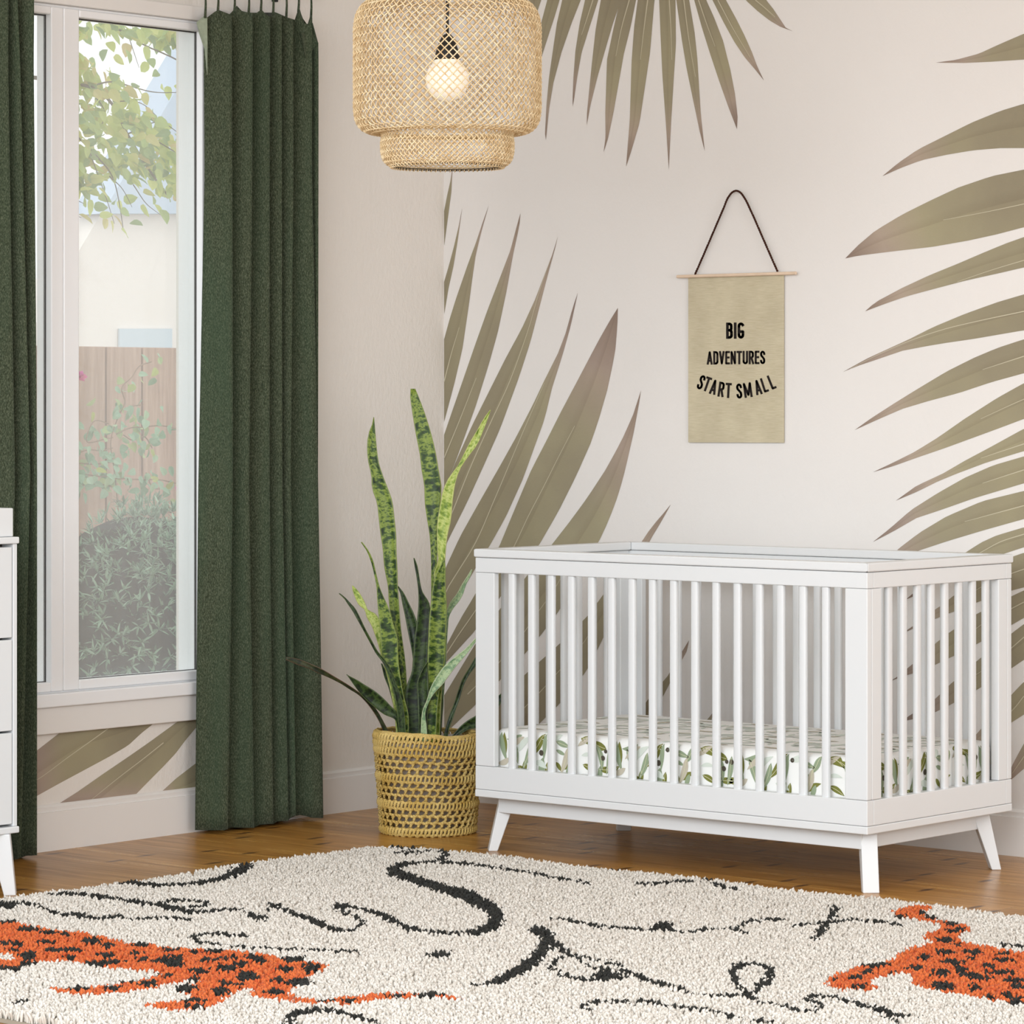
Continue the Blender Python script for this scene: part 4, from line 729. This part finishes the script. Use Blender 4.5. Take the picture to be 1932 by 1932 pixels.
STROKES = [
 ST(g_, sg, [(695,497,20),(740,500,22),(820,512,20),(920,515,16),(1010,514,14),(1100,510,14),(1190,498,22),(1270,480,30),(1340,450,40),(1400,425,45),(1415,412,30)]),
 ST(g_, sg, [(285,580,10),(330,572,18),(400,574,14),(480,580,14),(560,588,18),(650,598,12),(730,610,20),(820,622,14),(900,632,18),(960,648,25),(1020,662,22),(1100,672,16),(1180,675,8),(1250,665,10),(1310,660,16),(1370,665,10),(1410,685,18),(1440,705,25),(1480,715,25),(1515,700,20),(1530,670,14),(1530,640,12),(1560,635,25),(1600,655,22),(1680,685,20),(1760,715,28),(1820,740,28),(1880,765,22),(1932,777,16),(1992,777,10),(2042,762,14),(2067,737,25),(2042,712,20),(1992,690,14),(1952,665,20),(1932,640,25)]),
 ST(h_, sg, [(-20,640,30),(0,635,28),(60,640,14),(140,660,14),(200,680,20),(260,705,30),(320,735,30),(400,770,22),(470,785,14),(540,793,6),(620,795,5),(700,795,10),(780,785,30),(850,765,50),(890,735,60),(905,710,65),(890,680,70),(850,650,65),(780,610,60),(700,575,55),(620,555,45),(540,530,45),(460,505,45),(390,475,50),(330,450,55),(300,440,50),(320,425,35),(370,405,25),(430,398,14),(520,394,9),(620,398,9),(740,406,9),(860,418,9),(980,435,9),(1080,447,9),(1180,465,10),(1280,483,9),(1360,500,10),(1430,518,12)]),
 ST(g_, sg, [(900,630,10),(960,612,8),(1040,607,8),(1120,615,8),(1170,628,14),(1190,637,12),(1150,645,8),(1080,645,6),(1000,648,6)]),
 ST(g_, sg, [(-10,630,25),(40,645,30),(80,640,20),(130,632,8),(180,632,8),(240,650,12),(300,672,12),(370,690,8),(430,685,20),(460,690,25),(520,705,12),(580,708,5),(640,695,12),(680,692,22),(710,710,10),(760,716,6),(830,712,5),(900,705,7),(960,708,5),(1030,715,6),(1090,727,5)]),
 ST(g_, sg, [(-10,735,12),(40,735,14),(85,733,16)]),
 ST(g_, sg, [(1410,810,8),(1350,808,5),(1280,808,7),(1210,805,9),(1150,812,12),(1100,825,22),(1130,845,14),(1200,855,9),(1300,865,8),(1420,875,6),(1540,880,6),(1680,885,6),(1800,890,6),(1932,897,7),(2027,903,5)]),
 ST(g_, sg, [(1650,1304,40),(1640,1265,30),(1700,1250,25),(1780,1242,18),(1860,1235,16),(1932,1247,17),(1992,1262,20),(2052,1280,20),(2112,1295,20),(2152,1315,20)]),
 ST(g_, sg, [(70,1195,6),(110,1183,6),(180,1177,5)]), ST(g_, sg, [(-6,1245,22),(8,1255,20)]),
 ST(h_, sg, [(490,930,14),(530,927,28),(590,924,32),(640,925,18)]),
 ST(h_, sg, [(755,1097,6),(820,1090,14),(890,1070,28),(960,1035,40),(1030,1000,50),(1090,960,55),(1140,915,60),(1180,860,70),(1185,810,70),(1150,785,50),(1110,775,40)]),
 ST(h_, sg, [(1190,810,40),(1230,850,30),(1280,890,22),(1340,930,12),(1400,970,10),(1440,990,10),(1510,1000,6),(1600,1005,14),(1680,1035,20),(1750,1065,22),(1830,1095,20),(1932,1113,16)]),
 ST(h_, sg, [(1600,985,12),(1550,965,8),(1480,950,8),(1400,935,6),(1300,925,6),(1240,945,18),(1200,980,18),(1240,1015,16),(1300,1040,16),(1380,1058,12),(1460,1060,14),(1560,1055,20),(1630,1050,20)]),
 ST(h_, sg, [(1450,1035,24),(1530,1030,38),(1600,1040,20)]),
 ST(h_, sg, [(1230,713,8),(1320,725,10),(1420,745,12),(1520,757,12),(1620,765,14),(1700,772,10),(1780,775,14),(1840,760,30),(1890,760,30),(1900,780,20),(1932,785,8)]),
 ST(h_, sg, [(1690,518,5),(1780,518,5),(1850,515,5),(1932,508,5)]),
 ST(h_, sg, [(1430,1240,12),(1380,1215,14),(1420,1195,16),(1480,1188,10),(1560,1188,6),(1640,1192,8),(1720,1192,8),(1800,1198,8),(1900,1212,8),(1932,1215,8)]),
 ST(h_, sg, [(290,293,12),(350,300,12),(430,300,10)]), ST(h_, sg, [(320,335,16),(380,325,6),(430,305,8)]), ST(h_, sg, [(370,340,5),(440,335,5),(520,325,6)]), ST(h_, sg, [(590,330,26),(605,350,30),(590,375,22),(560,378,10)]), ST(h_, sg, [(1545,432,6),(1620,428,6)]),
 ST(i_, si, [(615,1140,16),(640,1160,35),(625,1190,40),(600,1220,30),(575,1260,35),(545,1295,45),(520,1330,40),(500,1350,30),(525,1372,16)]),
 ST(i_, si, [(560,1245,10),(480,1252,6),(400,1255,10),(340,1262,14)]), ST(i_, si, [(600,1242,8),(700,1238,8),(760,1233,9),(840,1235,8),(920,1240,9),(1010,1252,9),(1100,1270,9)]),
 ST(q_, sq, [(-10,545,60),(60,535,60),(120,545,50)]), ST(q_, sq, [(150,575,12),(220,582,14),(300,580,14),(380,570,18),(470,555,20),(560,550,18),(650,552,8),(720,560,10),(750,575,30),(800,590,25),(840,590,14)]),
 ST(q_, sq, [(740,555,30),(750,530,25),(790,500,20),(850,482,12),(950,470,10),(1050,468,8),(1180,475,6)]),
 ST(q_, sq, [(830,1165,30),(790,1120,25),(740,1075,50),(700,1010,60),(690,950,70),(720,905,60),(790,875,25),(880,868,14),(960,880,30),(1020,910,55),(1040,970,60),(1000,1040,55),(950,1080,50),(900,1120,40),(850,1150,30)]),
 ST(q_, sq, [(0,1055,30),(60,1070,25),(160,1100,18),(290,1140,22),(400,1162,12),(480,1168,8),(560,1170,9),(680,1172,9),(760,1165,14),(830,1170,20)]),
 ST(q_, sq, [(-120,1225,8),(0,1245,8),(100,1258,12),(200,1270,12),(290,1280,12),(420,1295,10),(540,1320,10),(660,1350,10),(800,1375,12),(930,1395,10),(1040,1408,12)]),
 ST(q_, sq, [(830,1185,25),(900,1205,20),(1000,1235,12),(1100,1245,10),(1180,1258,14),(1260,1285,22),(1320,1302,10),(1400,1302,8),(1450,1290,20),(1500,1260,35),(1440,1215,20),(1350,1190,20),(1400,1165,18),(1480,1165,18)]),
 ST(i_, si, [(550,1748,14),(640,1760,14),(740,1785,20),(840,1820,22),(920,1840,25),(980,1865,30),(1060,1885,25),(1150,1895,14),(1250,1897,12)]), ST(i_, si, [(980,1880,20),(1020,1910,20),(1060,1940,20)]),
 ST(q_, sq, [(0,155,8),(60,148,8),(180,135,7),(320,130,6)]), ST(q_, sq, [(420,125,14),(470,115,10)]), ST(q_, sq, [(500,145,10),(560,155,18),(610,175,16),(720,195,6)]),
 ST(i_, si, [(1760,1397,10),(1830,1400,14),(1900,1408,8),(2000,1412,8)])]
CATS = [[g_(p) for p in [(-40,740),(90,742),(160,752),(260,775),(400,790),(470,790),(560,810),(650,830),(740,852),(860,860),(920,875),(1060,885),(1200,890),(1330,895),(1440,912),(1560,925),(1660,940),(1760,960),(1840,970),(1870,985),(1840,1005),(1790,1025),(1740,1050),(1690,1085),(1650,1120),(1640,1145),(1680,1165),(1760,1178),(1860,1180),(1932,1170),(2052,1160),(2172,1148),(2252,1142),(2392,1145),(2532,1155),(2632,1168),(2662,1175),(2632,1180),(2512,1170),(2382,1165),(2262,1175),(2132,1190),(1992,1200),(1932,1205),(1800,1200),(1680,1192),(1560,1175),(1480,1160),(1420,1145),(1440,1115),(1410,1100),(1350,1120),(1300,1150),(1270,1185),(1230,1210),(1150,1230),(1060,1245),(930,1240),(830,1215),(900,1205),(1000,1190),(1060,1180),(1090,1155),(1000,1120),(1090,1095),(1160,1068),(1060,1075),(960,1090),(860,1110),(760,1128),(620,1140),(500,1148),(400,1140),(320,1125),(265,1107),(340,1103),(450,1105),(600,1095),(720,1080),(800,1065),(880,1045),(930,1020),(760,1010),(640,1000),(560,985),(470,965),(380,955),(290,955),(200,965),(120,990),(60,1005),(0,1015),(-40,1018),(-40,955),(70,950),(80,925),(0,915),(-40,915)]],
 [i_(p) for p in [(1035,1185),(1070,1160),(1140,1145),(1200,1132),(1290,1135),(1290,1155),(1240,1180),(1250,1195),(1290,1210),(1370,1230),(1440,1245),(1510,1250),(1560,1270),(1580,1295),(1540,1315),(1500,1330),(1470,1355),(1480,1375),(1540,1390),(1640,1400),(1760,1425),(1840,1440),(1932,1445),(2100,1460),(2100,1820),(1932,1800),(1850,1790),(1760,1775),(1640,1765),(1520,1745),(1400,1730),(1300,1715),(1220,1700),(1160,1670),(1170,1640),(1150,1610),(1080,1605),(1000,1615),(920,1640),(880,1665),(940,1705),(860,1715),(760,1705),(680,1720),(600,1690),(575,1665),(600,1630),(680,1590),(760,1560),(860,1540),(960,1530),(1030,1500),(1100,1455),(1180,1420),(1300,1390),(1290,1370),(1240,1360),(1260,1330),(1330,1310),(1370,1275),(1330,1255),(1250,1240),(1180,1225),(1110,1215),(1060,1205)]]]
sp_g = [(160,780,70,9),(280,795,60,6),(370,800,40,8),(250,845,55,6),(100,857,45,10),(75,887,30,7),(30,855,30,6),(520,835,55,14),(610,860,40,12),(330,888,80,10),(440,885,50,7),(610,918,55,12),(400,932,40,9),(160,920,60,20),(40,1000,60,10),(150,970,60,12),(560,972,70,14),(660,960,50,10),(800,860,50,8),(780,910,40,6),(810,945,40,8),(950,895,60,5),(1010,935,60,5),(960,960,90,12),(1000,985,60,8),(1100,905,50,6),(1220,903,60,10),(1190,955,80,8),(1300,940,50,9),(1440,935,50,12),(1480,955,50,10),(1290,1000,60,16),(1370,975,50,14),(1140,1018,45,12),(950,1040,40,10),(850,1085,50,16),(720,1080,35,7),(640,1110,40,12),(440,1107,80,6),(1105,1060,40,9),(1410,1040,60,24),(1670,945,70,12),(1620,1000,50,12),(1590,1060,40,14),(1770,995,50,20),(1700,1070,70,20),(1560,1130,60,16),(1290,1080,40,8),(1260,1125,50,20),(1350,1090,30,8),(1070,1110,60,18),(1110,1180,60,10),(1110,1220,60,12),(1860,1185,60,6),(2252,1160,60,10),(2452,1155,80,9),(1992,1185,50,6)]
sp_i = [(1230,1185,25,12),(1300,1210,40,8),(1090,1207,30,8),(1430,1250,45,14),(1500,1295,30,10),(1440,1310,40,8),(1390,1370,60,14),(1470,1405,30,10),(1390,1450,80,13),(1580,1450,70,12),(1250,1485,45,14),(1560,1490,40,9),(1770,1455,60,8),(1800,1500,80,12),(1440,1515,80,14),(1690,1540,40,15),(1500,1570,50,20),(1370,1600,60,24),(1560,1610,70,16),(1640,1635,80,12),(1770,1590,120,11),(1860,1645,60,16),(1380,1690,80,24),(1600,1695,50,14),(1890,1690,40,14),(890,1545,80,10),(980,1535,50,9),(860,1588,45,12),(770,1628,45,13),(650,1638,20,8),(790,1690,40,9),(1200,1562,60,12),(1110,1570,35,8),(1020,1600,20,7),(1690,1755,40,8),(1870,1760,40,12),(1870,1795,60,10),(1820,1735,40,10)]
SPOTS = [(*g_(s[:2]), s[2]*sg, s[3]*sg) for s in sp_g] + [(*i_(s[:2]), s[2]*si, s[3]*si) for s in sp_i]
def in_poly(X, Y, poly):
    c = np.zeros(len(X), bool); p = np.array(poly); q = np.roll(p, -1, 0)
    for (x0, y0), (x1, y1) in zip(p, q):
        if y0 != y1: c ^= ((y0 > Y) != (y1 > Y)) & (X < (x1-x0)*(Y-y0)/(y1-y0) + x0)
    return c
def rug_colour(X, Y):
    c = np.zeros(len(X), int)
    for p in CATS: c[in_poly(X, Y, p)] = 2
    for x, y, a, b in SPOTS: c[((X-x)/a)**2 + ((Y-y)/(b*1.08+1.0))**2 < 1] = 1
    for s in STROKES:
        s = np.array(s)
        for (x0, y0, w0), (x1, y1, w1) in zip(s[:-1], s[1:]):
            dx, dy = x1-x0, y1-y0; t = np.clip(((X-x0)*dx + (Y-y0)*dy) / max(dx*dx+dy*dy, 1e-6), 0, 1)
            dd = np.hypot(X-x0-t*dx, Y-y0-t*dy); c[dd < np.maximum((w0+(w1-w0)*t)*.56, 1.9)] = 1
    return c
SPC = .0075
gx, gy = np.meshgrid(np.arange(rxl+.004, rxr-.004, SPC), np.arange(ryf+.004, ryb-.004, SPC))
tx = (gx + (np.arange(gx.shape[0]) % 2)[:, None]*SPC/2 + RNG.uniform(-.32, .32, gx.shape)*SPC).ravel(); ty = (gy + RNG.uniform(-.32, .32, gx.shape)*SPC).ravel()
cxn = np.clip(tx, rxl+R_, rxr-R_); cyn = np.clip(ty, ryf+R_, ryb-R_); keep = np.hypot(tx-cxn, ty-cyn) < R_-.004
ppx, ppy = to_px(np.stack([tx, ty, np.full_like(tx, ZPILE)], 1)); keep &= (tx > rxl) & (ty < ryb)
tx, ty, ppx, ppy = tx[keep], ty[keep], ppx[keep], ppy[keep]; NT = len(tx)
cls = rug_colour(ppx + RNG.normal(0, 1.0, NT), ppy + RNG.normal(0, .5, NT))
hgt = .023 + RNG.uniform(-.006, .006, NT) + .003*np.sin(tx*9)*np.sin(ty*7+1); la = RNG.uniform(0, 2*math.pi, NT); ll = RNG.uniform(.003, .011, NT)
lx, ly = np.cos(la)*ll, np.sin(la)*ll; rad = RNG.uniform(.0030, .0048, NT)
ang = RNG.uniform(0, math.pi, NT)[:, None] + np.arange(4)[None]*math.pi/2
LV = [(.0, .75, .0), (.45, 1.05, .25), (.82, 1.0, .75)]; V = np.zeros((NT, 13, 3))
for li, (hf, rf_, lf_) in enumerate(LV):
    tw = ang + li*.5
    V[:, li*4:li*4+4, 0] = tx[:, None] + lx[:, None]*lf_ + rad[:, None]*rf_*np.cos(tw); V[:, li*4:li*4+4, 1] = ty[:, None] + ly[:, None]*lf_ + rad[:, None]*rf_*np.sin(tw)
    V[:, li*4:li*4+4, 2] = .0085 + (hgt*hf)[:, None] + (rad*.35)[:, None]*np.cos(tw - la[:, None])*(-1 if li else 0)
V[:, 12, 0] = tx + lx*1.15; V[:, 12, 1] = ty + ly*1.15; V[:, 12, 2] = .0085 + hgt
V -= np.array(rug.location)
q4 = np.array([[a+b, a+(b+1) % 4, a+4+(b+1) % 4, a+4+b] for a in (0, 4) for b in range(4)]); t3 = np.array([[8+b, 8+(b+1) % 4, 12] for b in range(4)])
base = (np.arange(NT)*13)[:, None, None]; loops = np.concatenate([(q4[None]+base).reshape(NT, -1), (t3[None]+base).reshape(NT, -1)], 1).ravel()
me = bpy.data.meshes.new('pile'); me.vertices.add(NT*13); me.vertices.foreach_set('co', V.astype(np.float32).ravel())
sizes = np.tile(np.array([4]*8 + [3]*4), NT); starts = np.r_[0, np.cumsum(sizes)[:-1]]
me.loops.add(len(loops)); me.loops.foreach_set('vertex_index', loops.astype(np.int32)); me.polygons.add(len(sizes)); me.polygons.foreach_set('loop_start', starts.astype(np.int32))
me.polygons.foreach_set('use_smooth', np.ones(len(sizes), bool)); me.update(calc_edges=True)
var = RNG.uniform(0, 1, NT)
cr = np.array([srgb(223,217,208)[:3], srgb(52,52,48)[:3], srgb(212,112,62)[:3]]); lo = np.array([srgb(198,191,180)[:3], srgb(32,31,30)[:3], srgb(186,80,46)[:3]])
cc = lo[cls] + (cr-lo)[cls]*np.sqrt(var)[:, None]
ca = np.ones((NT, 13, 4), np.float32); ca[:, :, :3] = cc[:, None]
at = me.color_attributes.new('wool', 'FLOAT_COLOR', 'POINT'); at.data.foreach_set('color', ca.ravel())
Mw = Mat('rug_wool', (.8,.8,.8,1), .95, .08); vc = Mw.node('ShaderNodeVertexColor', layer_name='wool'); Mw.color(vc.outputs[0]); Mw.b.inputs['Sheen Weight'].default_value = .05
me.materials.append(Mw.m); ob = bpy.data.objects.new('pile', me); COL.objects.link(ob); ob.parent = rug; tag(ob, kind='stuff')

# ---------------------------------------------------------------- garden outside the window
mb = MB(); mb.box(-14, -.142, -9, 12, -.45, -.25); struct(mb, 'ground', plain('garden_gravel', srgb(150,144,130), .95, .1, .2, 3))
XF = -3.0; zf = on_x(250, 655, XF)[2]
def fence_mat():
    M = Mat('fence_wood', srgb(128,98,80), .85, .2); n = M.noise(M.coord(scale=(1,14,.8)), 4, 5, .6)
    M.color(M.ramp(n, [(.3, srgb(164,132,116)), (.7, srgb(204,172,152))])); return M.m
fen = thing('fence', (XF, on_x(250, 700, XF)[1], -.25), 'brown upright-board garden fence seen through the window behind the shrub', 'fence')
M_fence = fence_mat(); seams = [200.4-66*k for k in range(12, 0, -1)] + [200.4, 268.5, 334.6] + [334.6+66.5*k for k in range(1, 9)]
for a, b in zip(seams[:-1], seams[1:]):
    y0, y1 = on_x(a, 700, XF)[1], on_x(b, 700, XF)[1]; mb = MB(); mb.box(XF-.02, XF, y0+.005, y1-.005, -.25, zf); mb.build('board', M_fence, fen, bevel=.003)
M_rail = plain('fence_rail', srgb(84,70,62), .9, .1); fy0, fy1 = on_x(seams[0], 700, XF)[1], on_x(seams[-1], 700, XF)[1]
for z in (.2, zf-.3):
    mb = MB(); mb.box(XF-.075, XF-.033, fy0, fy1, z, z+.1); mb.build('rail', M_rail, fen)
for sm in seams[1:-1]:
    y = on_x(sm, 700, XF)[1]; mb = MB(); mb.box(XF-.032, XF-.0205, y-.03, y+.03, -.25, zf-.002); mb.build('batten', M_rail, fen)

XH = -8.5; hs = thing('neighbouring_house', (XH-1, on_x(250, 500, XH)[1], -.25), 'pale gabled house beyond the garden fence, seen through the window', 'house')
hp = lambda px, py, x=XH: tuple(on_x(px, py, x))
def prism(mb, pts, x, th):
    a = [hp(px, py, x) for px, py in pts]; b = [(p[0]-th, p[1], p[2]) for p in a]; n = len(a)
    mb.add(a+b, [tuple(range(n)), tuple(range(n, 2*n))[::-1]] + [(i, n+i, n+(i+1)%n, (i+1)%n) for i in range(n)])
mb = MB(); prism(mb, [(190,404),(560,404),(560,900),(20,900),(20,690)], XH, .25); mb.build('gable_wall', plain('cream_render', srgb(255,246,240), .9, .1), hs)
mb = MB(); prism(mb, [(385,82),(560,-40),(560,403),(193,403)], XH+.12, .3); mb.build('upper_siding', plain('pale_blue_siding', srgb(206,220,238), .9, .1), hs)
mb = MB(); prism(mb, [(226,620),(325,620),(325,700),(226,700)], XH+.02, .015); mb.build('window', plain('house_window', srgb(214,226,236), .4, .4), hs)

def leafcards(mb, pts, dirs, ups, L, wd, shape='lance', curl=.15):
    for p, d, u, l, w_ in zip(pts, dirs, ups, L, wd):
        d = d/np.linalg.norm(d); s = np.cross(d, u); s /= np.linalg.norm(s)+1e-9; u2 = np.cross(s, d)
        prof_ = [(0,.05),(.2,.8),(.45,1),(.75,.62),(1,.02)] if shape == 'lance' else [(0,.1),(.12,.8),(.35,1),(.7,.72),(1,.02)]
        rows = []
        for t, k in prof_:
            c = p + d*l*t - u2*curl*l*t*t; rows.append((c - s*w_*k + u2*w_*.25*k, c, c + s*w_*k + u2*w_*.25*k))
        mb.grid(rows, uv=False)
def foliage_mat(name, cols, trans=.3, rough=.5):
    M = Mat(name, cols[0], rough, .35); g = M.node('ShaderNodeNewGeometry'); col = M.ramp(g.outputs['Random Per Island'], [(i/max(1, len(cols)-1), c) for i, c in enumerate(cols)]); M.color(col)
    t = M.node('ShaderNodeBsdfTranslucent'); M.link(col, t.inputs[0]); mx = M.node('ShaderNodeMixShader'); mx.inputs[0].default_value = trans
    M.link(M.b.outputs[0], mx.inputs[1]); M.link(t.outputs[0], mx.inputs[2]); M.link(mx.outputs[0], M.n['Material Output'].inputs[0]); return M.m
rv = lambda n: RNG.normal(0, 1, (n, 3))
# round shrub
bc_ = on_x(258, 1115, -1.45); bz = bc_[2]; shrub = thing('shrub', (bc_[0], bc_[1], -.25), 'rounded dark green shrub with narrow leaves, just outside the window', 'shrub')
rb3 = np.array([.50, .50, 0]); top = on_x(255, 938, -1.45)[2]; zc_ = top - .62; RR = np.array([.50, .46, .62])
mb = MB(); n = 24
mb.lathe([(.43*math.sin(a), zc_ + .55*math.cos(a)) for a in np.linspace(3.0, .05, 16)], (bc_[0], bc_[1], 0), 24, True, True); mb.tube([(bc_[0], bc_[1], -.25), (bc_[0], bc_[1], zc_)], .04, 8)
mb.build('dark_core', plain('core_shade', (.012,.014,.011,1), .95, .05), shrub, smooth=True)  # near-black core and stem; shade between the leaves is put into its colour
mb = MB(); ncl = 1500
for q in range(ncl):
    v = rv(1)[0]; v /= np.linalg.norm(v); v[0] = abs(v[0])*.95 if random.random() < .8 else v[0]
    if v[2] < -.8: v[2] = -v[2]*.5
    v /= np.linalg.norm(v); c = np.array([bc_[0], bc_[1], zc_]) + v*RR*random.uniform(.84, 1.0) + (np.array([0, 0, -.0]) if v[2] > 0 else 0)
    m = 8; D = v*.5 + rv(m)*.55 + np.array([0, 0, .12]); leafcards(mb, np.repeat(c[None], m, 0), D, np.repeat((v + np.array([0, 0, .8]))[None], m, 0), RNG.uniform(.030, .052, m), RNG.uniform(.0032, .0052, m), 'lance', .1)
mb.build('foliage', foliage_mat('shrub_leaf', [srgb(84,118,92), srgb(120,156,126), srgb(150,184,154), srgb(172,202,176)], .15), shrub)
# climbing vine with pink flowers
XV = -2.72; cv = crop(130, 640, 250/1509); vp = lambda p, dx=0.0: on_x(*cv(p), XV+dx)
vine = thing('vine', tuple(on_x(210, 940, XV)), 'straggly climbing vine with small pale leaves and pink flowers against the garden fence', 'vine')
paths = [[(560,1900),(520,1500),(480,1150),(580,850),(640,720),(600,560),(720,430),(790,320),(940,255)], [(540,1080),(700,1010),(850,1000),(1050,985),(1250,1040),(1340,1130)], [(500,1120),(200,1150),(290,930),(450,960)], [(500,1240),(380,1270),(240,1260),(80,1300)], [(480,1580),(650,1590),(850,1600),(1020,1600),(1220,1640)], [(620,1090),(720,1150),(860,1110),(950,1240)], [(480,1400),(350,1420),(200,1420),(60,1400)], [(560,1560),(330,1560),(160,1530),(40,1500)], [(500,1680),(350,1650),(180,1660),(40,1700)], [(700,760),(830,750)], [(860,880),(840,1180)], [(880,1520),(960,1690),(1110,1700)]]
dens = [26,22,12,16,24,18,24,26,22,4,8,10]
mb = MB(); mbl = MB(); b0 = np.array(vp((560,1900))); mb.tube(spline([(b0[0]+.02, b0[1]-.05, -.251), (b0[0]+.01, b0[1]+.02, .2), b0], 20), .0035, 6)
for p, dn in zip(paths, dens):
    P = spline([vp(q) for q in p], 40); mb.tube(P, .0025, 5)
    idx = RNG.integers(0 if p is not paths[0] else 16, 40, dn); c = P[idx] + rv(dn)*np.array([.03, .035, .035]); D = rv(dn)*.6 + np.array([.3, 0, -.55])
    leafcards(mbl, c, D, np.repeat(np.array([[1, 0, .5]]), dn, 0) + rv(dn)*.3, RNG.uniform(.034, .052, dn), RNG.uniform(.013, .019, dn), 'ovate', .2)
mb.build('stem', plain('vine_stem', srgb(150,126,106), .9, .1), vine, smooth=True)
mbl.build('foliage', foliage_mat('vine_leaf', [srgb(116,156,118), srgb(146,184,152), srgb(170,204,172), srgb(182,192,92)], .3), vine)
M_pink = foliage_mat('pink_petal', [srgb(222,80,180), srgb(236,110,160)], .4)
for fx_, fy_, fs in ((125,420,.020),(1285,1738,.022),(1320,1830,.026)):
    mb = MB(); c = vp((fx_, fy_), .1); m = 12; D = rv(m) + np.array([.6, 0, 0]); leafcards(mb, np.repeat(np.array(c)[None], m, 0), D, rv(m), np.full(m, fs*1.5), np.full(m, fs*.7), 'ovate', .3); mb.build('flower', M_pink, vine)
# tree branches reaching in from above
XT = -2.1; ct = crop(140, 30, 240/1078); tp = lambda p, dx=0.0: on_x(*ct(p), XT+dx)
tree = thing('tree', tuple(on_x(60, 400, XT)), 'leafy yellow-green tree branches hanging in front of the house outside the window', 'tree')
br = [([(-500,500),(-100,560),(130,600),(300,720),(450,1000),(600,1250),(700,1400),(800,1530)], .009), ([(-400,-100),(240,50),(420,140),(600,250),(760,320),(880,380),(945,440)], .006), ([(470,200),(550,440)], .002), ([(130,600),(290,560),(420,580),(640,640),(900,650)], .004), ([(180,680),(260,820),(200,1000)], .003), ([(-100,900),(200,1200),(330,1380),(400,1700),(415,1810)], .004), ([(300,1360),(430,1500),(490,1620)], .0025), ([(500,1430),(620,1600),(730,1685)], .0025), ([(130,1150),(290,1600),(340,1760)], .0025), ([(600,1000),(800,1120),(945,1200)], .003), ([(820,200),(880,280),(945,380)], .0025), ([(450,1000),(700,900),(900,1000)], .003), ([(330,720),(600,760),(700,850)], .003), ([(-100,1500),(80,1590)], .003), ([(-100,1640),(60,1710)], .003)]
mb = MB()
for p, r in br:
    P = spline([tp(q, .05*math.sin(q[0]*.01)) for q in p], 40); mb.tube(P, np.linspace(r, r*.4, 40), 6)
mb.build('branch', plain('tree_bark', srgb(104,98,88), .9, .1), tree, smooth=True)
reg1 = [(-200,300),(20,300),(250,450),(450,570),(600,730),(700,860),(820,960),(940,1080),(1000,1150),(1000,1580),(800,1560),(600,1450),(450,1400),(300,1330),(200,1500),(-200,1520)]
reg2 = [(-200,20),(250,40),(450,80),(700,100),(1000,130),(1000,290),(800,280),(640,250),(500,180),(300,140),(-200,190)]
cand = []
def scatter(reg, n):
    xs = [p[0] for p in reg]; ys_ = [p[1] for p in reg]; X = RNG.uniform(min(xs), max(xs), n*5); Y = RNG.uniform(min(ys_), max(ys_), n*5); m = in_poly(X, Y, reg); return list(zip(X[m][:n], Y[m][:n]))
cand += scatter(reg1, 560) + scatter(reg2, 150)
cand += [(310,250),(440,250),(450,310),(620,330),(650,380),(590,440),(700,480),(520,590),(560,640),(760,620),(800,650),(900,640),(930,680),(600,700),(650,830),(60,1690),(330,1800),(430,1835),(240,1690),(400,1630),(430,1660),(600,1650),(760,1680),(260,1490),(80,1590),(490,1550),(130,1580),(200,1620),(270,1750),(370,1730),(500,1750),(640,1500),(670,1540),(870,1560),(350,360),(230,350),(330,520),(940,460),(720,1640),(240,1540),(350,1560)]
mb = MB(); n = len(cand); c = np.array([tp(q) for q in cand]) + RNG.uniform(-.14, .14, (n, 1))*(ray(250, 250)/np.linalg.norm(ray(250, 250)))[None]
D = rv(n)*.55 + np.array([.2, .45, -.4]); leafcards(mb, c - D*.02, D, np.repeat(np.array([[.9, -.35, .5]]), n, 0) + rv(n)*.55, RNG.uniform(.045, .07, n), RNG.uniform(.015, .024, n), 'ovate', .2)
mb.build('foliage', foliage_mat('tree_leaf', [srgb(140,170,124), srgb(170,194,124), srgb(196,210,126), srgb(212,222,130), srgb(220,198,140)], .5), tree)
#END
